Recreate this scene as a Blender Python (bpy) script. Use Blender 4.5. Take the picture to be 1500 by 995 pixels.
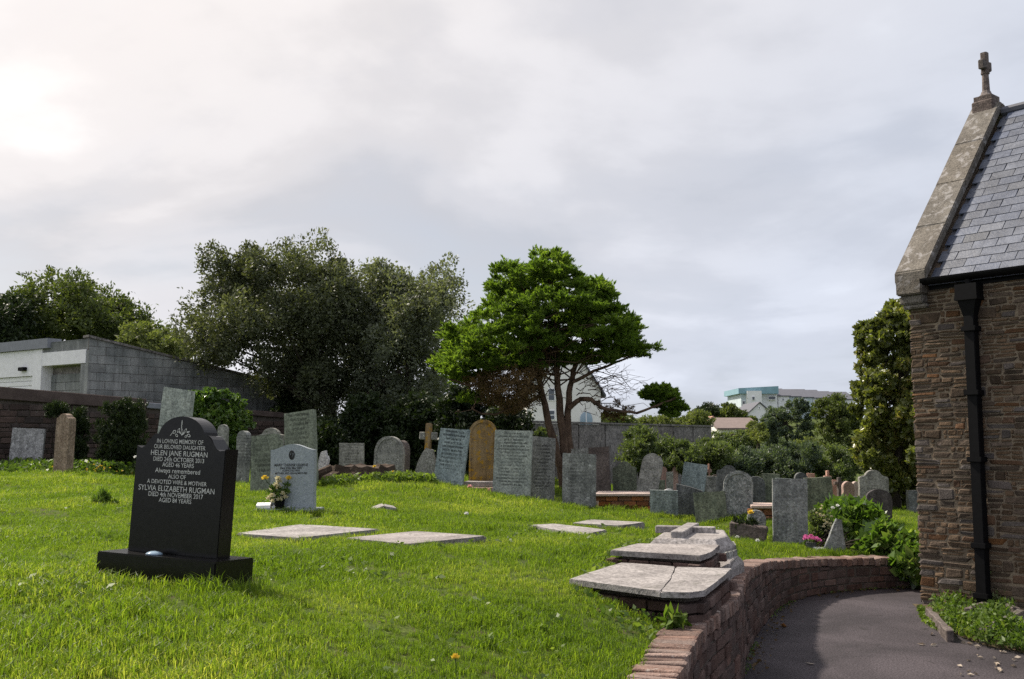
import bpy, bmesh, math, random
import numpy as np
from mathutils import Vector, Matrix

for o in list(bpy.data.objects):
    bpy.data.objects.remove(o)
SC = bpy.context.scene
COL = SC.collection
rad = math.radians
R = random.Random(11)
NR = np.random.RandomState(5)

# ------------------------------------------------------------------ camera
F = 1458.0                      # focal length in photo pixels (35 mm lens)
HOR = 645.0                     # horizon row in the photo
PITCH = math.atan((HOR - 497.5) / F)
EYE = 1.6
cam_d = bpy.data.cameras.new('camera')
cam_d.sensor_width = 36.0
cam_d.lens = F / 1500 * 36.0
cam_d.clip_start = 0.05
cam_d.clip_end = 3000
cam = bpy.data.objects.new('camera', cam_d)
cam.location = (0, 0, EYE)
cam.rotation_euler = (math.pi / 2 + PITCH, 0, 0)
COL.objects.link(cam)
SC.camera = cam

# ------------------------------------------------------------------ world, sun, exposure
SUN_AZ, SUN_EL = rad(-52), rad(49)      # left of the view direction, ahead of the camera
sdir = Vector((math.sin(SUN_AZ) * math.cos(SUN_EL), math.cos(SUN_AZ) * math.cos(SUN_EL), math.sin(SUN_EL)))
w = bpy.data.worlds.new('World')
SC.world = w
w.use_nodes = True
nt = w.node_tree
nt.nodes.clear()


def nd(tree, kind, **kw):
    n = tree.nodes.new(kind)
    for k, v in kw.items():
        if k == 'inp':
            for kk, vv in v.items():
                n.inputs[kk].default_value = vv
        else:
            setattr(n, k, v)
    return n


def math_n(tree, op, a, b=None, clamp=False):
    n = tree.nodes.new('ShaderNodeMath')
    n.operation = op
    n.use_clamp = clamp
    for i, v in enumerate((a, b)):
        if v is None:
            continue
        if isinstance(v, (int, float)):
            n.inputs[i].default_value = v
        else:
            tree.links.new(v, n.inputs[i])
    return n.outputs[0]


def mix_n(tree, fac, a, b, blend='MIX'):
    n = tree.nodes.new('ShaderNodeMix')
    n.data_type = 'RGBA'
    n.blend_type = blend
    n.clamp_factor = True
    for i, v in ((0, fac), (6, a), (7, b)):
        if isinstance(v, (int, float)):
            n.inputs[i].default_value = v
        elif isinstance(v, (tuple, list)):
            n.inputs[i].default_value = tuple(v)[:3] + (1,)
        else:
            tree.links.new(v, n.inputs[i])
    return n.outputs[2]


def ramp_n(tree, fac, stops, interp='LINEAR'):
    n = tree.nodes.new('ShaderNodeValToRGB')
    cr = n.color_ramp
    cr.interpolation = interp
    while len(cr.elements) < len(stops):
        cr.elements.new(0.5)
    for e, (p, c) in zip(cr.elements, stops):
        e.position = p
        e.color = (tuple(c)[:3] + (1,)) if isinstance(c, (tuple, list)) else (c, c, c, 1)
    tree.links.new(fac, n.inputs[0])
    return n.outputs[0]


sky = nd(nt, 'ShaderNodeTexSky', sky_type='NISHITA', sun_disc=False)
sky.sun_elevation = SUN_EL
sky.sun_rotation = SUN_AZ
sky.air_density = 1.0
sky.dust_density = 2.0
tc = nd(nt, 'ShaderNodeTexCoord')
# clouds: a layer seen in projection (direction / height), so it behaves like a cloud deck
sep = nd(nt, 'ShaderNodeSeparateXYZ')
nt.links.new(tc.outputs['Generated'], sep.inputs[0])
zz = math_n(nt, 'ADD', math_n(nt, 'MAXIMUM', sep.outputs[2], 0.0), 0.22)
cx = math_n(nt, 'DIVIDE', sep.outputs[0], zz)
cy = math_n(nt, 'DIVIDE', sep.outputs[1], zz)
comb = nd(nt, 'ShaderNodeCombineXYZ')
nt.links.new(cx, comb.inputs[0])
nt.links.new(cy, comb.inputs[1])
comb.inputs[2].default_value = 3.7
n1 = nd(nt, 'ShaderNodeTexNoise', inp={'Scale': 0.95, 'Detail': 7.0, 'Roughness': 0.5, 'Distortion': 0.5})
nt.links.new(comb.outputs[0], n1.inputs['Vector'])
n2 = nd(nt, 'ShaderNodeTexNoise', inp={'Scale': 2.6, 'Detail': 5.0, 'Roughness': 0.5})
nt.links.new(comb.outputs[0], n2.inputs['Vector'])
dotn = nd(nt, 'ShaderNodeVectorMath', operation='DOT_PRODUCT')
nt.links.new(tc.outputs['Generated'], dotn.inputs[0])
dotn.inputs[1].default_value = sdir
glow = ramp_n(nt, dotn.outputs['Value'], [(0.0, 0.0), (0.45, 0.15), (0.75, 0.38), (1.0, 0.6)])
cl = math_n(nt, 'ADD', math_n(nt, 'MULTIPLY', n1.outputs[0], 0.7), math_n(nt, 'MULTIPLY', n2.outputs[0], 0.3))
shade = ramp_n(nt, cl, [(0.38, (0.55, 0.54, 0.553)), (0.46, (0.63, 0.613, 0.622)), (0.54, (0.72, 0.697, 0.70)), (0.63, (0.84, 0.815, 0.81))], 'EASE')
tint = mix_n(nt, ramp_n(nt, dotn.outputs['Value'], [(0.35, 0.0), (0.8, 1.0)]), (0.84, 0.92, 1.04), (1.02, 1.0, 0.98))
shade = mix_n(nt, 1.0, shade, tint, 'MULTIPLY')
horz = ramp_n(nt, sep.outputs[2], [(0.0, 0.16), (0.10, 0.10), (0.22, 0.0)])
lift = math_n(nt, 'ADD', horz, math_n(nt, 'ADD', math_n(nt, 'MULTIPLY', glow, 0.42), 0.83))
cloudc = nd(nt, 'ShaderNodeVectorMath', operation='SCALE')
nt.links.new(shade, cloudc.inputs[0])
nt.links.new(lift, cloudc.inputs['Scale'])
cover = ramp_n(nt, n1.outputs[0], [(0.25, 0.72), (0.42, 0.93), (0.5, 1.0)])
bg_sky = nd(nt, 'ShaderNodeBackground', inp={'Strength': 0.10})
nt.links.new(sky.outputs[0], bg_sky.inputs[0])
bg_cl = nd(nt, 'ShaderNodeBackground', inp={'Strength': 0.97})
nt.links.new(cloudc.outputs[0], bg_cl.inputs[0])
mixs = nd(nt, 'ShaderNodeMixShader')
nt.links.new(cover, mixs.inputs[0])
nt.links.new(bg_sky.outputs[0], mixs.inputs[1])
nt.links.new(bg_cl.outputs[0], mixs.inputs[2])
wo = nd(nt, 'ShaderNodeOutputWorld')
nt.links.new(mixs.outputs[0], wo.inputs[0])

sun_d = bpy.data.lights.new('sun', 'SUN')
sun_d.energy = 5.0
sun_d.angle = rad(3.0)
sun_d.color = (1.0, 0.91, 0.77)
sun = bpy.data.objects.new('sun', sun_d)
sun.rotation_euler = sdir.to_track_quat('Z', 'Y').to_euler()
sun.location = (-10, 20, 30)
COL.objects.link(sun)

SC.view_settings.view_transform = 'Standard'
SC.view_settings.look = 'None'
SC.view_settings.exposure = 0.42
SC.view_settings.gamma = 1.0
SC.view_settings.use_curve_mapping = False
SC.render.engine = 'CYCLES'
SC.cycles.max_bounces = 6
SC.cycles.transparent_max_bounces = 6
SC.cycles.use_denoising = False
try:
    SC.cycles.denoiser = 'OPENIMAGEDENOISE'
except Exception:
    pass

# ------------------------------------------------------------------ pixel helpers
SP, CP = math.sin(PITCH), math.cos(PITCH)


def ray(px, py):
    u = (px - 750.0) / F
    v = (497.5 - py) / F
    yy = CP - v * SP
    return u / yy, (SP + v * CP) / yy      # X per metre of Y, Z per metre of Y


def at_y(px, py, Y):
    a, b = ray(px, py)
    return Vector((a * Y, Y, EYE + b * Y))


def on_z(px, py, z):
    a, b = ray(px, py)
    Y = (z - EYE) / b
    return Vector((a * Y, Y, z))


def mpp(Y):
    return Y / F


# ------------------------------------------------------------------ materials
MATS = {}


def new_mat(name):
    m = bpy.data.materials.new(name)
    m.use_nodes = True
    t = m.node_tree
    b = t.nodes['Principled BSDF']
    return m, t, b


def stone(name, c1, c2, spot=None, spot_amt=0.55, scale=3.0, rough=0.85, bump=0.4, fine=60.0, rnd=0.25,
          spot2=None, spot2_amt=0.6, spec=0.3, rows=None, speck=0.35, streak=0.0):
    """weathered mineral surface: two tones, lichen spots, fine grain, per-piece variation"""
    m, t, b = new_mat(name)
    L = t.links.new
    g = nd(t, 'ShaderNodeNewGeometry')
    tcn = nd(t, 'ShaderNodeTexCoord')
    pos = g.outputs['Position']
    oi = nd(t, 'ShaderNodeObjectInfo')
    off = nd(t, 'ShaderNodeVectorMath', operation='SCALE')
    L(oi.outputs['Location'], off.inputs[0])
    off.inputs['Scale'].default_value = 0.73
    addv = nd(t, 'ShaderNodeVectorMath', operation='ADD')
    L(pos, addv.inputs[0])
    L(off.outputs[0], addv.inputs[1])
    P = addv.outputs[0]

    def noise(s, det=5.0, r=0.6, src=P, dist=0.0):
        n = nd(t, 'ShaderNodeTexNoise', inp={'Scale': s, 'Detail': det, 'Roughness': r, 'Distortion': dist})
        L(src, n.inputs['Vector'])
        return n.outputs[0]
    a = noise(scale, dist=0.6)
    col = mix_n(t, ramp_n(t, a, [(0.36, 0.0), (0.64, 1.0)]), c1, c2)
    f = noise(fine, 3.0, 0.7)
    gr = ramp_n(t, f, [(0.3, 1.0 - speck), (0.7, 1.0 + speck)])
    col = mix_n(t, 1.0, col, gr, 'MULTIPLY')
    if streak:
        sc = nd(t, 'ShaderNodeVectorMath', operation='MULTIPLY')
        L(P, sc.inputs[0])
        sc.inputs[1].default_value = (9, 9, 0.8)
        st = noise(1.0, 4.0, 0.6, src=sc.outputs[0])
        col = mix_n(t, 1.0, col, ramp_n(t, st, [(0.35, 1 - streak), (0.65, 1 + streak * 0.6)]), 'MULTIPLY')
    if spot:
        s1 = noise(scale * 3.1, 6.0, 0.65, dist=0.4)
        col = mix_n(t, ramp_n(t, s1, [(spot_amt, 0.0), (spot_amt + 0.07, 0.9)]), col, spot)
    if spot2:
        s2 = noise(scale * 1.7 + 0.31, 6.0, 0.7, dist=0.8)
        col = mix_n(t, ramp_n(t, s2, [(spot2_amt, 0.0), (spot2_amt + 0.09, 0.9)]), col, spot2)
    if rows:
        # weathered, illegible lines of cutting on the front face (object space)
        so = nd(t, 'ShaderNodeSeparateXYZ')
        L(tcn.outputs['Object'], so.inputs[0])
        x, y, z = so.outputs
        pitch, zlo, zhi, half = rows[:4]
        depth = rows[4] if len(rows) > 4 else 0.5
        fr = math_n(t, 'FRACT', math_n(t, 'DIVIDE', z, pitch))
        rw = math_n(t, 'LESS_THAN', math_n(t, 'ABSOLUTE', math_n(t, 'SUBTRACT', fr, 0.5)), 0.27)
        rid = math_n(t, 'FLOOR', math_n(t, 'DIVIDE', z, pitch))
        cb = nd(t, 'ShaderNodeCombineXYZ')
        L(math_n(t, 'MULTIPLY', x, 55.0), cb.inputs[0])
        L(math_n(t, 'MULTIPLY', rid, 7.31), cb.inputs[1])
        L(math_n(t, 'MULTIPLY', z, 30.0), cb.inputs[2])
        ln = nd(t, 'ShaderNodeTexNoise', inp={'Scale': 1.0, 'Detail': 2.0, 'Roughness': 0.6})
        L(cb.outputs[0], ln.inputs['Vector'])
        lt = ramp_n(t, ln.outputs[0], [(0.40, 0.0), (0.46, 1.0)])
        # row widths differ
        wn = nd(t, 'ShaderNodeTexWhiteNoise', noise_dimensions='1D')
        L(rid, wn.inputs['W'])
        hw = math_n(t, 'MULTIPLY', math_n(t, 'ADD', math_n(t, 'MULTIPLY', wn.outputs[0], 0.45), 0.55), half)
        inx = math_n(t, 'LESS_THAN', math_n(t, 'ABSOLUTE', x), hw)
        inz = math_n(t, 'MULTIPLY', math_n(t, 'GREATER_THAN', z, zlo), math_n(t, 'LESS_THAN', z, zhi))
        fade = ramp_n(t, noise(2.3, 3.0), [(0.35, 0.25), (0.6, 1.0)])
        mk = math_n(t, 'MULTIPLY', math_n(t, 'MULTIPLY', math_n(t, 'MULTIPLY', rw, lt), math_n(t, 'MULTIPLY', inx, inz)), math_n(t, 'MULTIPLY', fade, depth))
        col = mix_n(t, mk, col, tuple(0.2 * v for v in c1))
    if rnd:
        rr = nd(t, 'ShaderNodeHueSaturation')
        L(col, rr.inputs['Color'])
        L(math_n(t, 'ADD', math_n(t, 'MULTIPLY', oi.outputs['Random'], 2 * rnd), 1 - rnd), rr.inputs['Value'])
        L(math_n(t, 'ADD', math_n(t, 'MULTIPLY', math_n(t, 'FRACT', math_n(t, 'MULTIPLY', oi.outputs['Random'], 7.7)), 0.4), 0.8), rr.inputs['Saturation'])
        col = rr.outputs[0]
    L(col, b.inputs['Base Color'])
    b.inputs['Roughness'].default_value = rough
    b.inputs['Specular IOR Level'].default_value = spec
    bp = nd(t, 'ShaderNodeBump', inp={'Strength': bump, 'Distance': 0.01})
    h = math_n(t, 'ADD', math_n(t, 'MULTIPLY', f, 0.5), noise(scale * 5, 6.0, 0.65))
    L(h, bp.inputs['Height'])
    L(bp.outputs[0], b.inputs['Normal'])
    MATS[name] = m
    return m


def plain(name, c, rough=0.6, var=0.12, scale=8.0, spec=0.4, metal=0.0, bump=0.0):
    m, t, b = new_mat(name)
    g = nd(t, 'ShaderNodeNewGeometry')
    n = nd(t, 'ShaderNodeTexNoise', inp={'Scale': scale, 'Detail': 5.0, 'Roughness': 0.6})
    t.links.new(g.outputs['Position'], n.inputs['Vector'])
    col = mix_n(t, 1.0, c, ramp_n(t, n.outputs[0], [(0.3, 1 - var), (0.7, 1 + var)]), 'MULTIPLY')
    t.links.new(col, b.inputs['Base Color'])
    b.inputs['Roughness'].default_value = rough
    b.inputs['Specular IOR Level'].default_value = spec
    b.inputs['Metallic'].default_value = metal
    if bump:
        bp = nd(t, 'ShaderNodeBump', inp={'Strength': bump, 'Distance': 0.01})
        t.links.new(n.outputs[0], bp.inputs['Height'])
        t.links.new(bp.outputs[0], b.inputs['Normal'])
    MATS[name] = m
    return m


def leafy(name, ca, cb, trans=0.35, rough=0.5, spec=0.3, cc=None, patch=0.35, tcol=None):
    """leaf: diffuse + translucent, colour varied per leaf and in patches"""
    m, t, b = new_mat(name)
    L = t.links.new
    g = nd(t, 'ShaderNodeNewGeometry')
    rnd = g.outputs['Random Per Island']
    n = nd(t, 'ShaderNodeTexNoise', inp={'Scale': patch, 'Detail': 3.0})
    L(g.outputs['Position'], n.inputs['Vector'])
    fac = math_n(t, 'ADD', math_n(t, 'MULTIPLY', rnd, 0.65), math_n(t, 'SUBTRACT', n.outputs[0], 0.32), clamp=True)
    stops = [(0.0, ca), (0.8, cb)] if cc is None else [(0.0, ca), (0.7, cb), (0.97, cc)]
    col = ramp_n(t, fac, stops)
    L(col, b.inputs['Base Color'])
    b.inputs['Roughness'].default_value = rough
    b.inputs['Specular IOR Level'].default_value = spec
    tr = nd(t, 'ShaderNodeBsdfTranslucent')
    tint = mix_n(t, 1.0, col, tcol or (1.5, 1.6, 0.6), 'MULTIPLY')
    L(tint, tr.inputs[0])
    ms = nd(t, 'ShaderNodeMixShader', inp={0: trans})
    L(b.outputs[0], ms.inputs[1])
    L(tr.outputs[0], ms.inputs[2])
    L(ms.outputs[0], t.nodes['Material Output'].inputs[0])
    MATS[name] = m
    return m


# lawn
leafy('grass', (0.040, 0.080, 0.012), (0.152, 0.212, 0.027), trans=0.55, rough=0.5, spec=0.3, cc=(0.36, 0.36, 0.115), patch=0.8, tcol=(1.58, 1.75, 0.55))
stone('soil', (0.038, 0.058, 0.013), (0.075, 0.10, 0.02), spot=(0.065, 0.05, 0.03), spot_amt=0.55, scale=2.6, fine=48, rnd=0, speck=0.7, bump=1.0, rough=1.0, spec=0.1)
stone('asphalt', (0.031, 0.026, 0.030), (0.062, 0.052, 0.059), spot=(0.022, 0.019, 0.020), spot_amt=0.62, scale=1.1, fine=75, rnd=0, bump=0.8, rough=0.8, spec=0.25, speck=0.85)
stone('dirt', (0.06, 0.045, 0.03), (0.10, 0.08, 0.05), spot=(0.05, 0.07, 0.02), spot_amt=0.55, scale=4, fine=60, rnd=0, bump=1.0, rough=1.0, spec=0.1)
# walls
stone('brick_red', (0.060, 0.036, 0.031), (0.115, 0.073, 0.062), spot=(0.20, 0.165, 0.15), spot_amt=0.64, scale=5, fine=90, rnd=0.38, bump=0.9, spot2=(0.06, 0.065, 0.03), spot2_amt=0.66)
stone('coping_brick', (0.13, 0.080, 0.066), (0.225, 0.155, 0.13), spot=(0.31, 0.265, 0.24), spot_amt=0.6, scale=7, fine=90, rnd=0.3, bump=1.0)
stone('mortar', (0.07, 0.058, 0.05), (0.11, 0.092, 0.078), scale=6, fine=110, rnd=0, bump=0.8, rough=1.0)
stone('mortar_pale', (0.15, 0.12, 0.088), (0.22, 0.178, 0.13), scale=6, fine=110, rnd=0, bump=0.8, rough=1.0)
stone('church_stone', (0.046, 0.032, 0.022), (0.102, 0.072, 0.050), spot=(0.18, 0.15, 0.135), spot_amt=0.66, scale=4, fine=70, rnd=0.42, bump=1.0)
stone('church_rust', (0.078, 0.040, 0.021), (0.13, 0.072, 0.040), scale=4, fine=70, rnd=0.35, bump=1.0)
stone('church_grey', (0.060, 0.050, 0.046), (0.105, 0.090, 0.083), scale=4, fine=70, rnd=0.3, bump=1.0)
stone('back_wall_stone', (0.048, 0.034, 0.030), (0.092, 0.066, 0.057), spot=(0.14, 0.12, 0.11), spot_amt=0.66, scale=3, fine=60, rnd=0.35, bump=0.9)
stone('slate', (0.042, 0.052, 0.082), (0.088, 0.102, 0.142), scale=6, fine=50, rnd=0.28, bump=0.35, rough=0.5, spec=0.4, speck=0.15)
stone('coping_stone', (0.095, 0.083, 0.070), (0.165, 0.148, 0.128), spot=(0.27, 0.255, 0.25), spot_amt=0.55, speck=0.55, scale=3.2, fine=60, rnd=0.08, bump=1.0)
stone('concrete_block', (0.17, 0.18, 0.18), (0.29, 0.295, 0.29), spot=(0.46, 0.46, 0.47), spot_amt=0.69, scale=1.6, fine=40, rnd=0.16, bump=0.8, streak=0.2)
stone('concrete_panel', (0.13, 0.118, 0.112), (0.21, 0.19, 0.18), spot=(0.32, 0.29, 0.27), spot_amt=0.58, scale=3, fine=16, rnd=0.14, bump=0.9, speck=0.6)
plain('white_paint', (0.84, 0.83, 0.85), 0.6, 0.08)
plain('cream_render', (0.82, 0.80, 0.77), 0.8, 0.06, 2.0)
plain('white_render', (0.80, 0.80, 0.81), 0.8, 0.06, 1.0)
plain('teal_cladding', (0.22, 0.37, 0.44), 0.6, 0.1, 1.0)
plain('pale_cladding', (0.52, 0.60, 0.64), 0.6, 0.08, 1.0)
plain('dark_roof', (0.085, 0.088, 0.11), 0.7, 0.15, 2.0)
plain('brown_roof', (0.17, 0.13, 0.12), 0.85, 0.15, 3.0)
plain('grey_fascia', (0.22, 0.23, 0.26), 0.6, 0.12)
plain('black_iron', (0.004, 0.004, 0.005), 0.6, 0.3, 20.0, 0.12)
plain('dark_glass', (0.05, 0.065, 0.085), 0.12, 0.05, 3.0, 0.6)
plain('pale_glass', (0.30, 0.40, 0.50), 0.15, 0.08, 3.0, 0.6)
stone('wall_cap', (0.070, 0.050, 0.044), (0.115, 0.085, 0.075), spot=(0.16, 0.14, 0.13), spot_amt=0.66, scale=2.5, fine=60, rnd=0, bump=0.7)
# memorials
rowsA = (0.062, 0.28, 1.05, 0.21)
stone('slate_blue', (0.20, 0.235, 0.245), (0.33, 0.375, 0.38), spot=(0.44, 0.47, 0.46), spot_amt=0.63, scale=4.5, fine=38, rnd=0.1, bump=0.5, spot2=(0.10, 0.12, 0.12), spot2_amt=0.64, rows=rowsA + (0.8,), streak=0.15, speck=0.55)
stone('slate_pale', (0.22, 0.24, 0.225), (0.33, 0.35, 0.32), spot=(0.46, 0.48, 0.44), spot_amt=0.63, scale=5.5, fine=38, rnd=0.1, bump=0.5, spot2=(0.14, 0.14, 0.11), spot2_amt=0.63, rows=(0.052, 0.22, 1.10, 0.27, 0.75), streak=0.15, speck=0.55)
stone('slate_dark', (0.12, 0.125, 0.122), (0.23, 0.235, 0.225), spot=(0.42, 0.43, 0.41), spot_amt=0.60, scale=4, fine=38, rnd=0.15, bump=0.5, rows=(0.055, 0.25, 0.85, 0.2, 0.65), streak=0.25, speck=0.55)
stone('slate_green', (0.15, 0.165, 0.135), (0.245, 0.265, 0.215), spot=(0.36, 0.39, 0.32), spot_amt=0.62, scale=5, fine=38, rnd=0.15, bump=0.6, rows=(0.075, 0.3, 1.45, 0.19, 0.8), streak=0.2, speck=0.55)
stone('old_grey', (0.165, 0.165, 0.15), (0.30, 0.295, 0.27), spot=(0.42, 0.41, 0.38), spot_amt=0.58, scale=7, fine=38, rnd=0.15, bump=0.9, spot2=(0.10, 0.11, 0.075), spot2_amt=0.58, streak=0.15, speck=0.55)
stone('mottled', (0.13, 0.14, 0.145), (0.25, 0.26, 0.26), spot=(0.42, 0.42, 0.43), spot_amt=0.55, scale=9, fine=38, rnd=0.1, bump=1.0, spot2=(0.08, 0.085, 0.08), spot2_amt=0.56, speck=0.55)
stone('brown_stone', (0.085, 0.066, 0.060), (0.15, 0.122, 0.112), spot=(0.26, 0.23, 0.21), spot_amt=0.64, scale=5, fine=38, rnd=0.15, bump=0.8, speck=0.55)
stone('ochre_lichen', (0.18, 0.12, 0.055), (0.27, 0.20, 0.12), spot=(0.36, 0.215, 0.05), spot_amt=0.54, scale=3.5, fine=60, rnd=0.05, bump=0.9, spot2=(0.10, 0.075, 0.06), spot2_amt=0.58, streak=0.25)
stone('pink_stone', (0.34, 0.20, 0.165), (0.48, 0.31, 0.26), spot=(0.58, 0.48, 0.43), spot_amt=0.62, scale=5, fine=60, rnd=0.2, bump=0.5)
stone('white_stone', (0.42, 0.42, 0.43), (0.58, 0.57, 0.57), spot=(0.28, 0.28, 0.26), spot_amt=0.62, scale=5, fine=38, rnd=0.1, bump=0.5, speck=0.55)
stone('ledger', (0.19, 0.172, 0.168), (0.31, 0.285, 0.278), spot=(0.40, 0.37, 0.365), spot_amt=0.6, scale=3.4, fine=45, rnd=0.06, bump=0.9, speck=0.5, spot2=(0.12, 0.115, 0.095), spot2_amt=0.58)
stone('granite_grey', (0.24, 0.27, 0.30), (0.33, 0.36, 0.385), spot=(0.10, 0.11, 0.125), spot_amt=0.60, scale=42, fine=190, rnd=0, bump=0.08, rough=0.35, spec=0.5, speck=0.5)
stone('granite_black', (0.006, 0.0055, 0.0055), (0.011, 0.010, 0.0095), spot=(0.028, 0.026, 0.025), spot_amt=0.68, scale=50, fine=220, rnd=0, bump=0.03, rough=0.24, spec=0.26, speck=0.6)
stone('tomb_brick', (0.20, 0.085, 0.045), (0.33, 0.15, 0.08), scale=6, fine=80, rnd=0.35, bump=0.8)
stone('pink_slab', (0.36, 0.26, 0.225), (0.48, 0.36, 0.31), spot=(0.54, 0.47, 0.43), spot_amt=0.62, scale=3, fine=60, rnd=0.05, bump=0.5)
plain('letter_silver', (0.50, 0.50, 0.49), 0.5, 0.25, 90)
plain('letter_black', (0.02, 0.02, 0.022), 0.5, 0.1, 60)
# vegetation
leafy('holm_leaf', (0.040, 0.048, 0.024), (0.105, 0.118, 0.068), trans=0.32, rough=0.5, spec=0.25, cc=(0.17, 0.185, 0.12), patch=0.5)
leafy('holm_leaf_pale', (0.065, 0.076, 0.050), (0.155, 0.172, 0.12), trans=0.34, rough=0.5, spec=0.25, cc=(0.16, 0.175, 0.12), patch=0.5)
leafy('deciduous_leaf', (0.030, 0.045, 0.015), (0.085, 0.11, 0.035), trans=0.4, rough=0.5, cc=(0.15, 0.17, 0.05), patch=0.4)
leafy('light_leaf', (0.055, 0.075, 0.025), (0.14, 0.165, 0.06), trans=0.4, rough=0.5, cc=(0.22, 0.23, 0.09), patch=0.6)
leafy('cypress_leaf', (0.050, 0.090, 0.016), (0.145, 0.225, 0.034), trans=0.55, rough=0.6, cc=(0.25, 0.31, 0.07), patch=1.6)
leafy('dead_leaf', (0.07, 0.042, 0.02), (0.13, 0.085, 0.04), trans=0.25, rough=0.8)
leafy('shrub_leaf', (0.045, 0.068, 0.030), (0.12, 0.155, 0.065), trans=0.4, rough=0.45, spec=0.4, cc=(0.22, 0.25, 0.13), patch=0.8)
leafy('shrub_blue', (0.042, 0.064, 0.048), (0.10, 0.132, 0.092), trans=0.36, rough=0.5, cc=(0.19, 0.225, 0.165), patch=0.8)
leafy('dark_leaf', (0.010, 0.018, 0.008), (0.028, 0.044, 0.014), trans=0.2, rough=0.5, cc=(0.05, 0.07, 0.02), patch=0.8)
leafy('laurel_leaf', (0.060, 0.076, 0.022), (0.155, 0.175, 0.05), trans=0.4, rough=0.35, spec=0.5, cc=(0.26, 0.215, 0.065), patch=0.9)
leafy('glossy_leaf', (0.040, 0.085, 0.018), (0.105, 0.18, 0.036), trans=0.38, rough=0.3, spec=0.5, cc=(0.24, 0.31, 0.09), patch=1.2)
leafy('weed_leaf', (0.04, 0.075, 0.015), (0.10, 0.16, 0.03), trans=0.4, rough=0.5, cc=(0.19, 0.24, 0.06), patch=2.0)
leafy('clover_leaf', (0.06, 0.10, 0.022), (0.14, 0.20, 0.04), trans=0.4, rough=0.5, cc=(0.24, 0.28, 0.09), patch=2.0)
leafy('petal_cream', (0.55, 0.48, 0.28), (0.72, 0.66, 0.48), trans=0.3, tcol=(1, 1, 0.9))
leafy('petal_white', (0.62, 0.62, 0.60), (0.8, 0.8, 0.78), trans=0.3, tcol=(1, 1, 1))
leafy('petal_yellow', (0.62, 0.38, 0.03), (0.78, 0.58, 0.09), trans=0.3, tcol=(1, 1, 0.8))
leafy('petal_pink', (0.52, 0.07, 0.27), (0.75, 0.22, 0.48), trans=0.3, tcol=(1, 1, 1))
leafy('petal_rose', (0.60, 0.22, 0.22), (0.75, 0.45, 0.42), trans=0.3, tcol=(1, 1, 1))
leafy('autumn_leaf', (0.30, 0.13, 0.04), (0.42, 0.25, 0.09), trans=0.2, tcol=(1, 1, 1))
leafy('litter_leaf', (0.30, 0.24, 0.19), (0.44, 0.37, 0.30), trans=0.1, tcol=(1, 1, 1))
stone('bark', (0.07, 0.045, 0.032), (0.13, 0.085, 0.06), scale=6, fine=40, rnd=0, bump=1.0, rough=1.0, streak=0.4)
stone('bark_dark', (0.030, 0.024, 0.018), (0.06, 0.048, 0.036), scale=6, fine=40, rnd=0, bump=1.0, rough=1.0, streak=0.4)
stone('stump_wood', (0.035, 0.024, 0.018), (0.085, 0.060, 0.045), spot=(0.28, 0.25, 0.21), spot_amt=0.64, scale=7, fine=60, rnd=0, bump=1.0, rough=1.0)

# ------------------------------------------------------------------ object helpers


def tag(o, label=None, cat=None, group=None, kind=None):
    if label:
        o['label'] = label
    if cat:
        o['category'] = cat
    if group:
        o['group'] = group
    if kind:
        o['kind'] = kind
    return o


def empty(name, loc=(0, 0, 0), rz=0.0, label=None, cat=None, group=None):
    o = bpy.data.objects.new(name, None)
    o.location = loc
    o.rotation_euler = (0, 0, rz)
    o.empty_display_size = 0.1
    COL.objects.link(o)
    return tag(o, label, cat, group)


def link_mesh(name, me, parent=None, mat=None, loc=None, rot=None, scale=None):
    if mat is not None and not me.materials:
        me.materials.append(MATS[mat])
    o = bpy.data.objects.new(name, me)
    COL.objects.link(o)
    if parent is not None:
        o.parent = parent
    if loc is not None:
        o.location = loc
    if rot is not None:
        o.rotation_euler = rot
    if scale is not None:
        o.scale = scale
    return o


def pydata(name, verts, faces, mat=None, parent=None, smooth=False, **kw):
    me = bpy.data.meshes.new(name)
    me.from_pydata([tuple(v) for v in verts], [], faces)
    if smooth:
        me.polygons.foreach_set('use_smooth', [True] * len(me.polygons))
    me.update()
    return link_mesh(name, me, parent, mat, **kw)


def from_bm(name, bm, mat=None, parent=None, smooth=False, **kw):
    bmesh.ops.recalc_face_normals(bm, faces=bm.faces)
    me = bpy.data.meshes.new(name)
    bm.to_mesh(me)
    bm.free()
    if smooth:
        me.polygons.foreach_set('use_smooth', [True] * len(me.polygons))
    return link_mesh(name, me, parent, mat, **kw)


def bm_box(bm, x0, x1, y0, y1, z0, z1):
    v = [bm.verts.new(p) for p in ((x0, y0, z0), (x1, y0, z0), (x1, y1, z0), (x0, y1, z0), (x0, y0, z1), (x1, y0, z1), (x1, y1, z1), (x0, y1, z1))]
    for f in ((0, 3, 2, 1), (4, 5, 6, 7), (0, 1, 5, 4), (1, 2, 6, 5), (2, 3, 7, 6), (3, 0, 4, 7)):
        bm.faces.new([v[i] for i in f])
    return v


def bm_prism(bm, pts, z0, z1):
    """vertical prism from ground polygon"""
    a = [bm.verts.new((p[0], p[1], z0)) for p in pts]
    b = [bm.verts.new((p[0], p[1], z1)) for p in pts]
    n = len(pts)
    bm.faces.new(a[::-1])
    bm.faces.new(b)
    for i in range(n):
        bm.faces.new((a[i], a[(i + 1) % n], b[(i + 1) % n], b[i]))
    return a, b


def box(name, mat, parent, x0, x1, y0, y1, z0, z1, bev=0.0, **kw):
    bm = bmesh.new()
    bm_box(bm, x0, x1, y0, y1, z0, z1)
    if bev:
        bmesh.ops.bevel(bm, geom=list(bm.edges), offset=bev, segments=2, affect='EDGES')
    return from_bm(name, bm, mat, parent, **kw)


PIECES = {}


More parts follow.
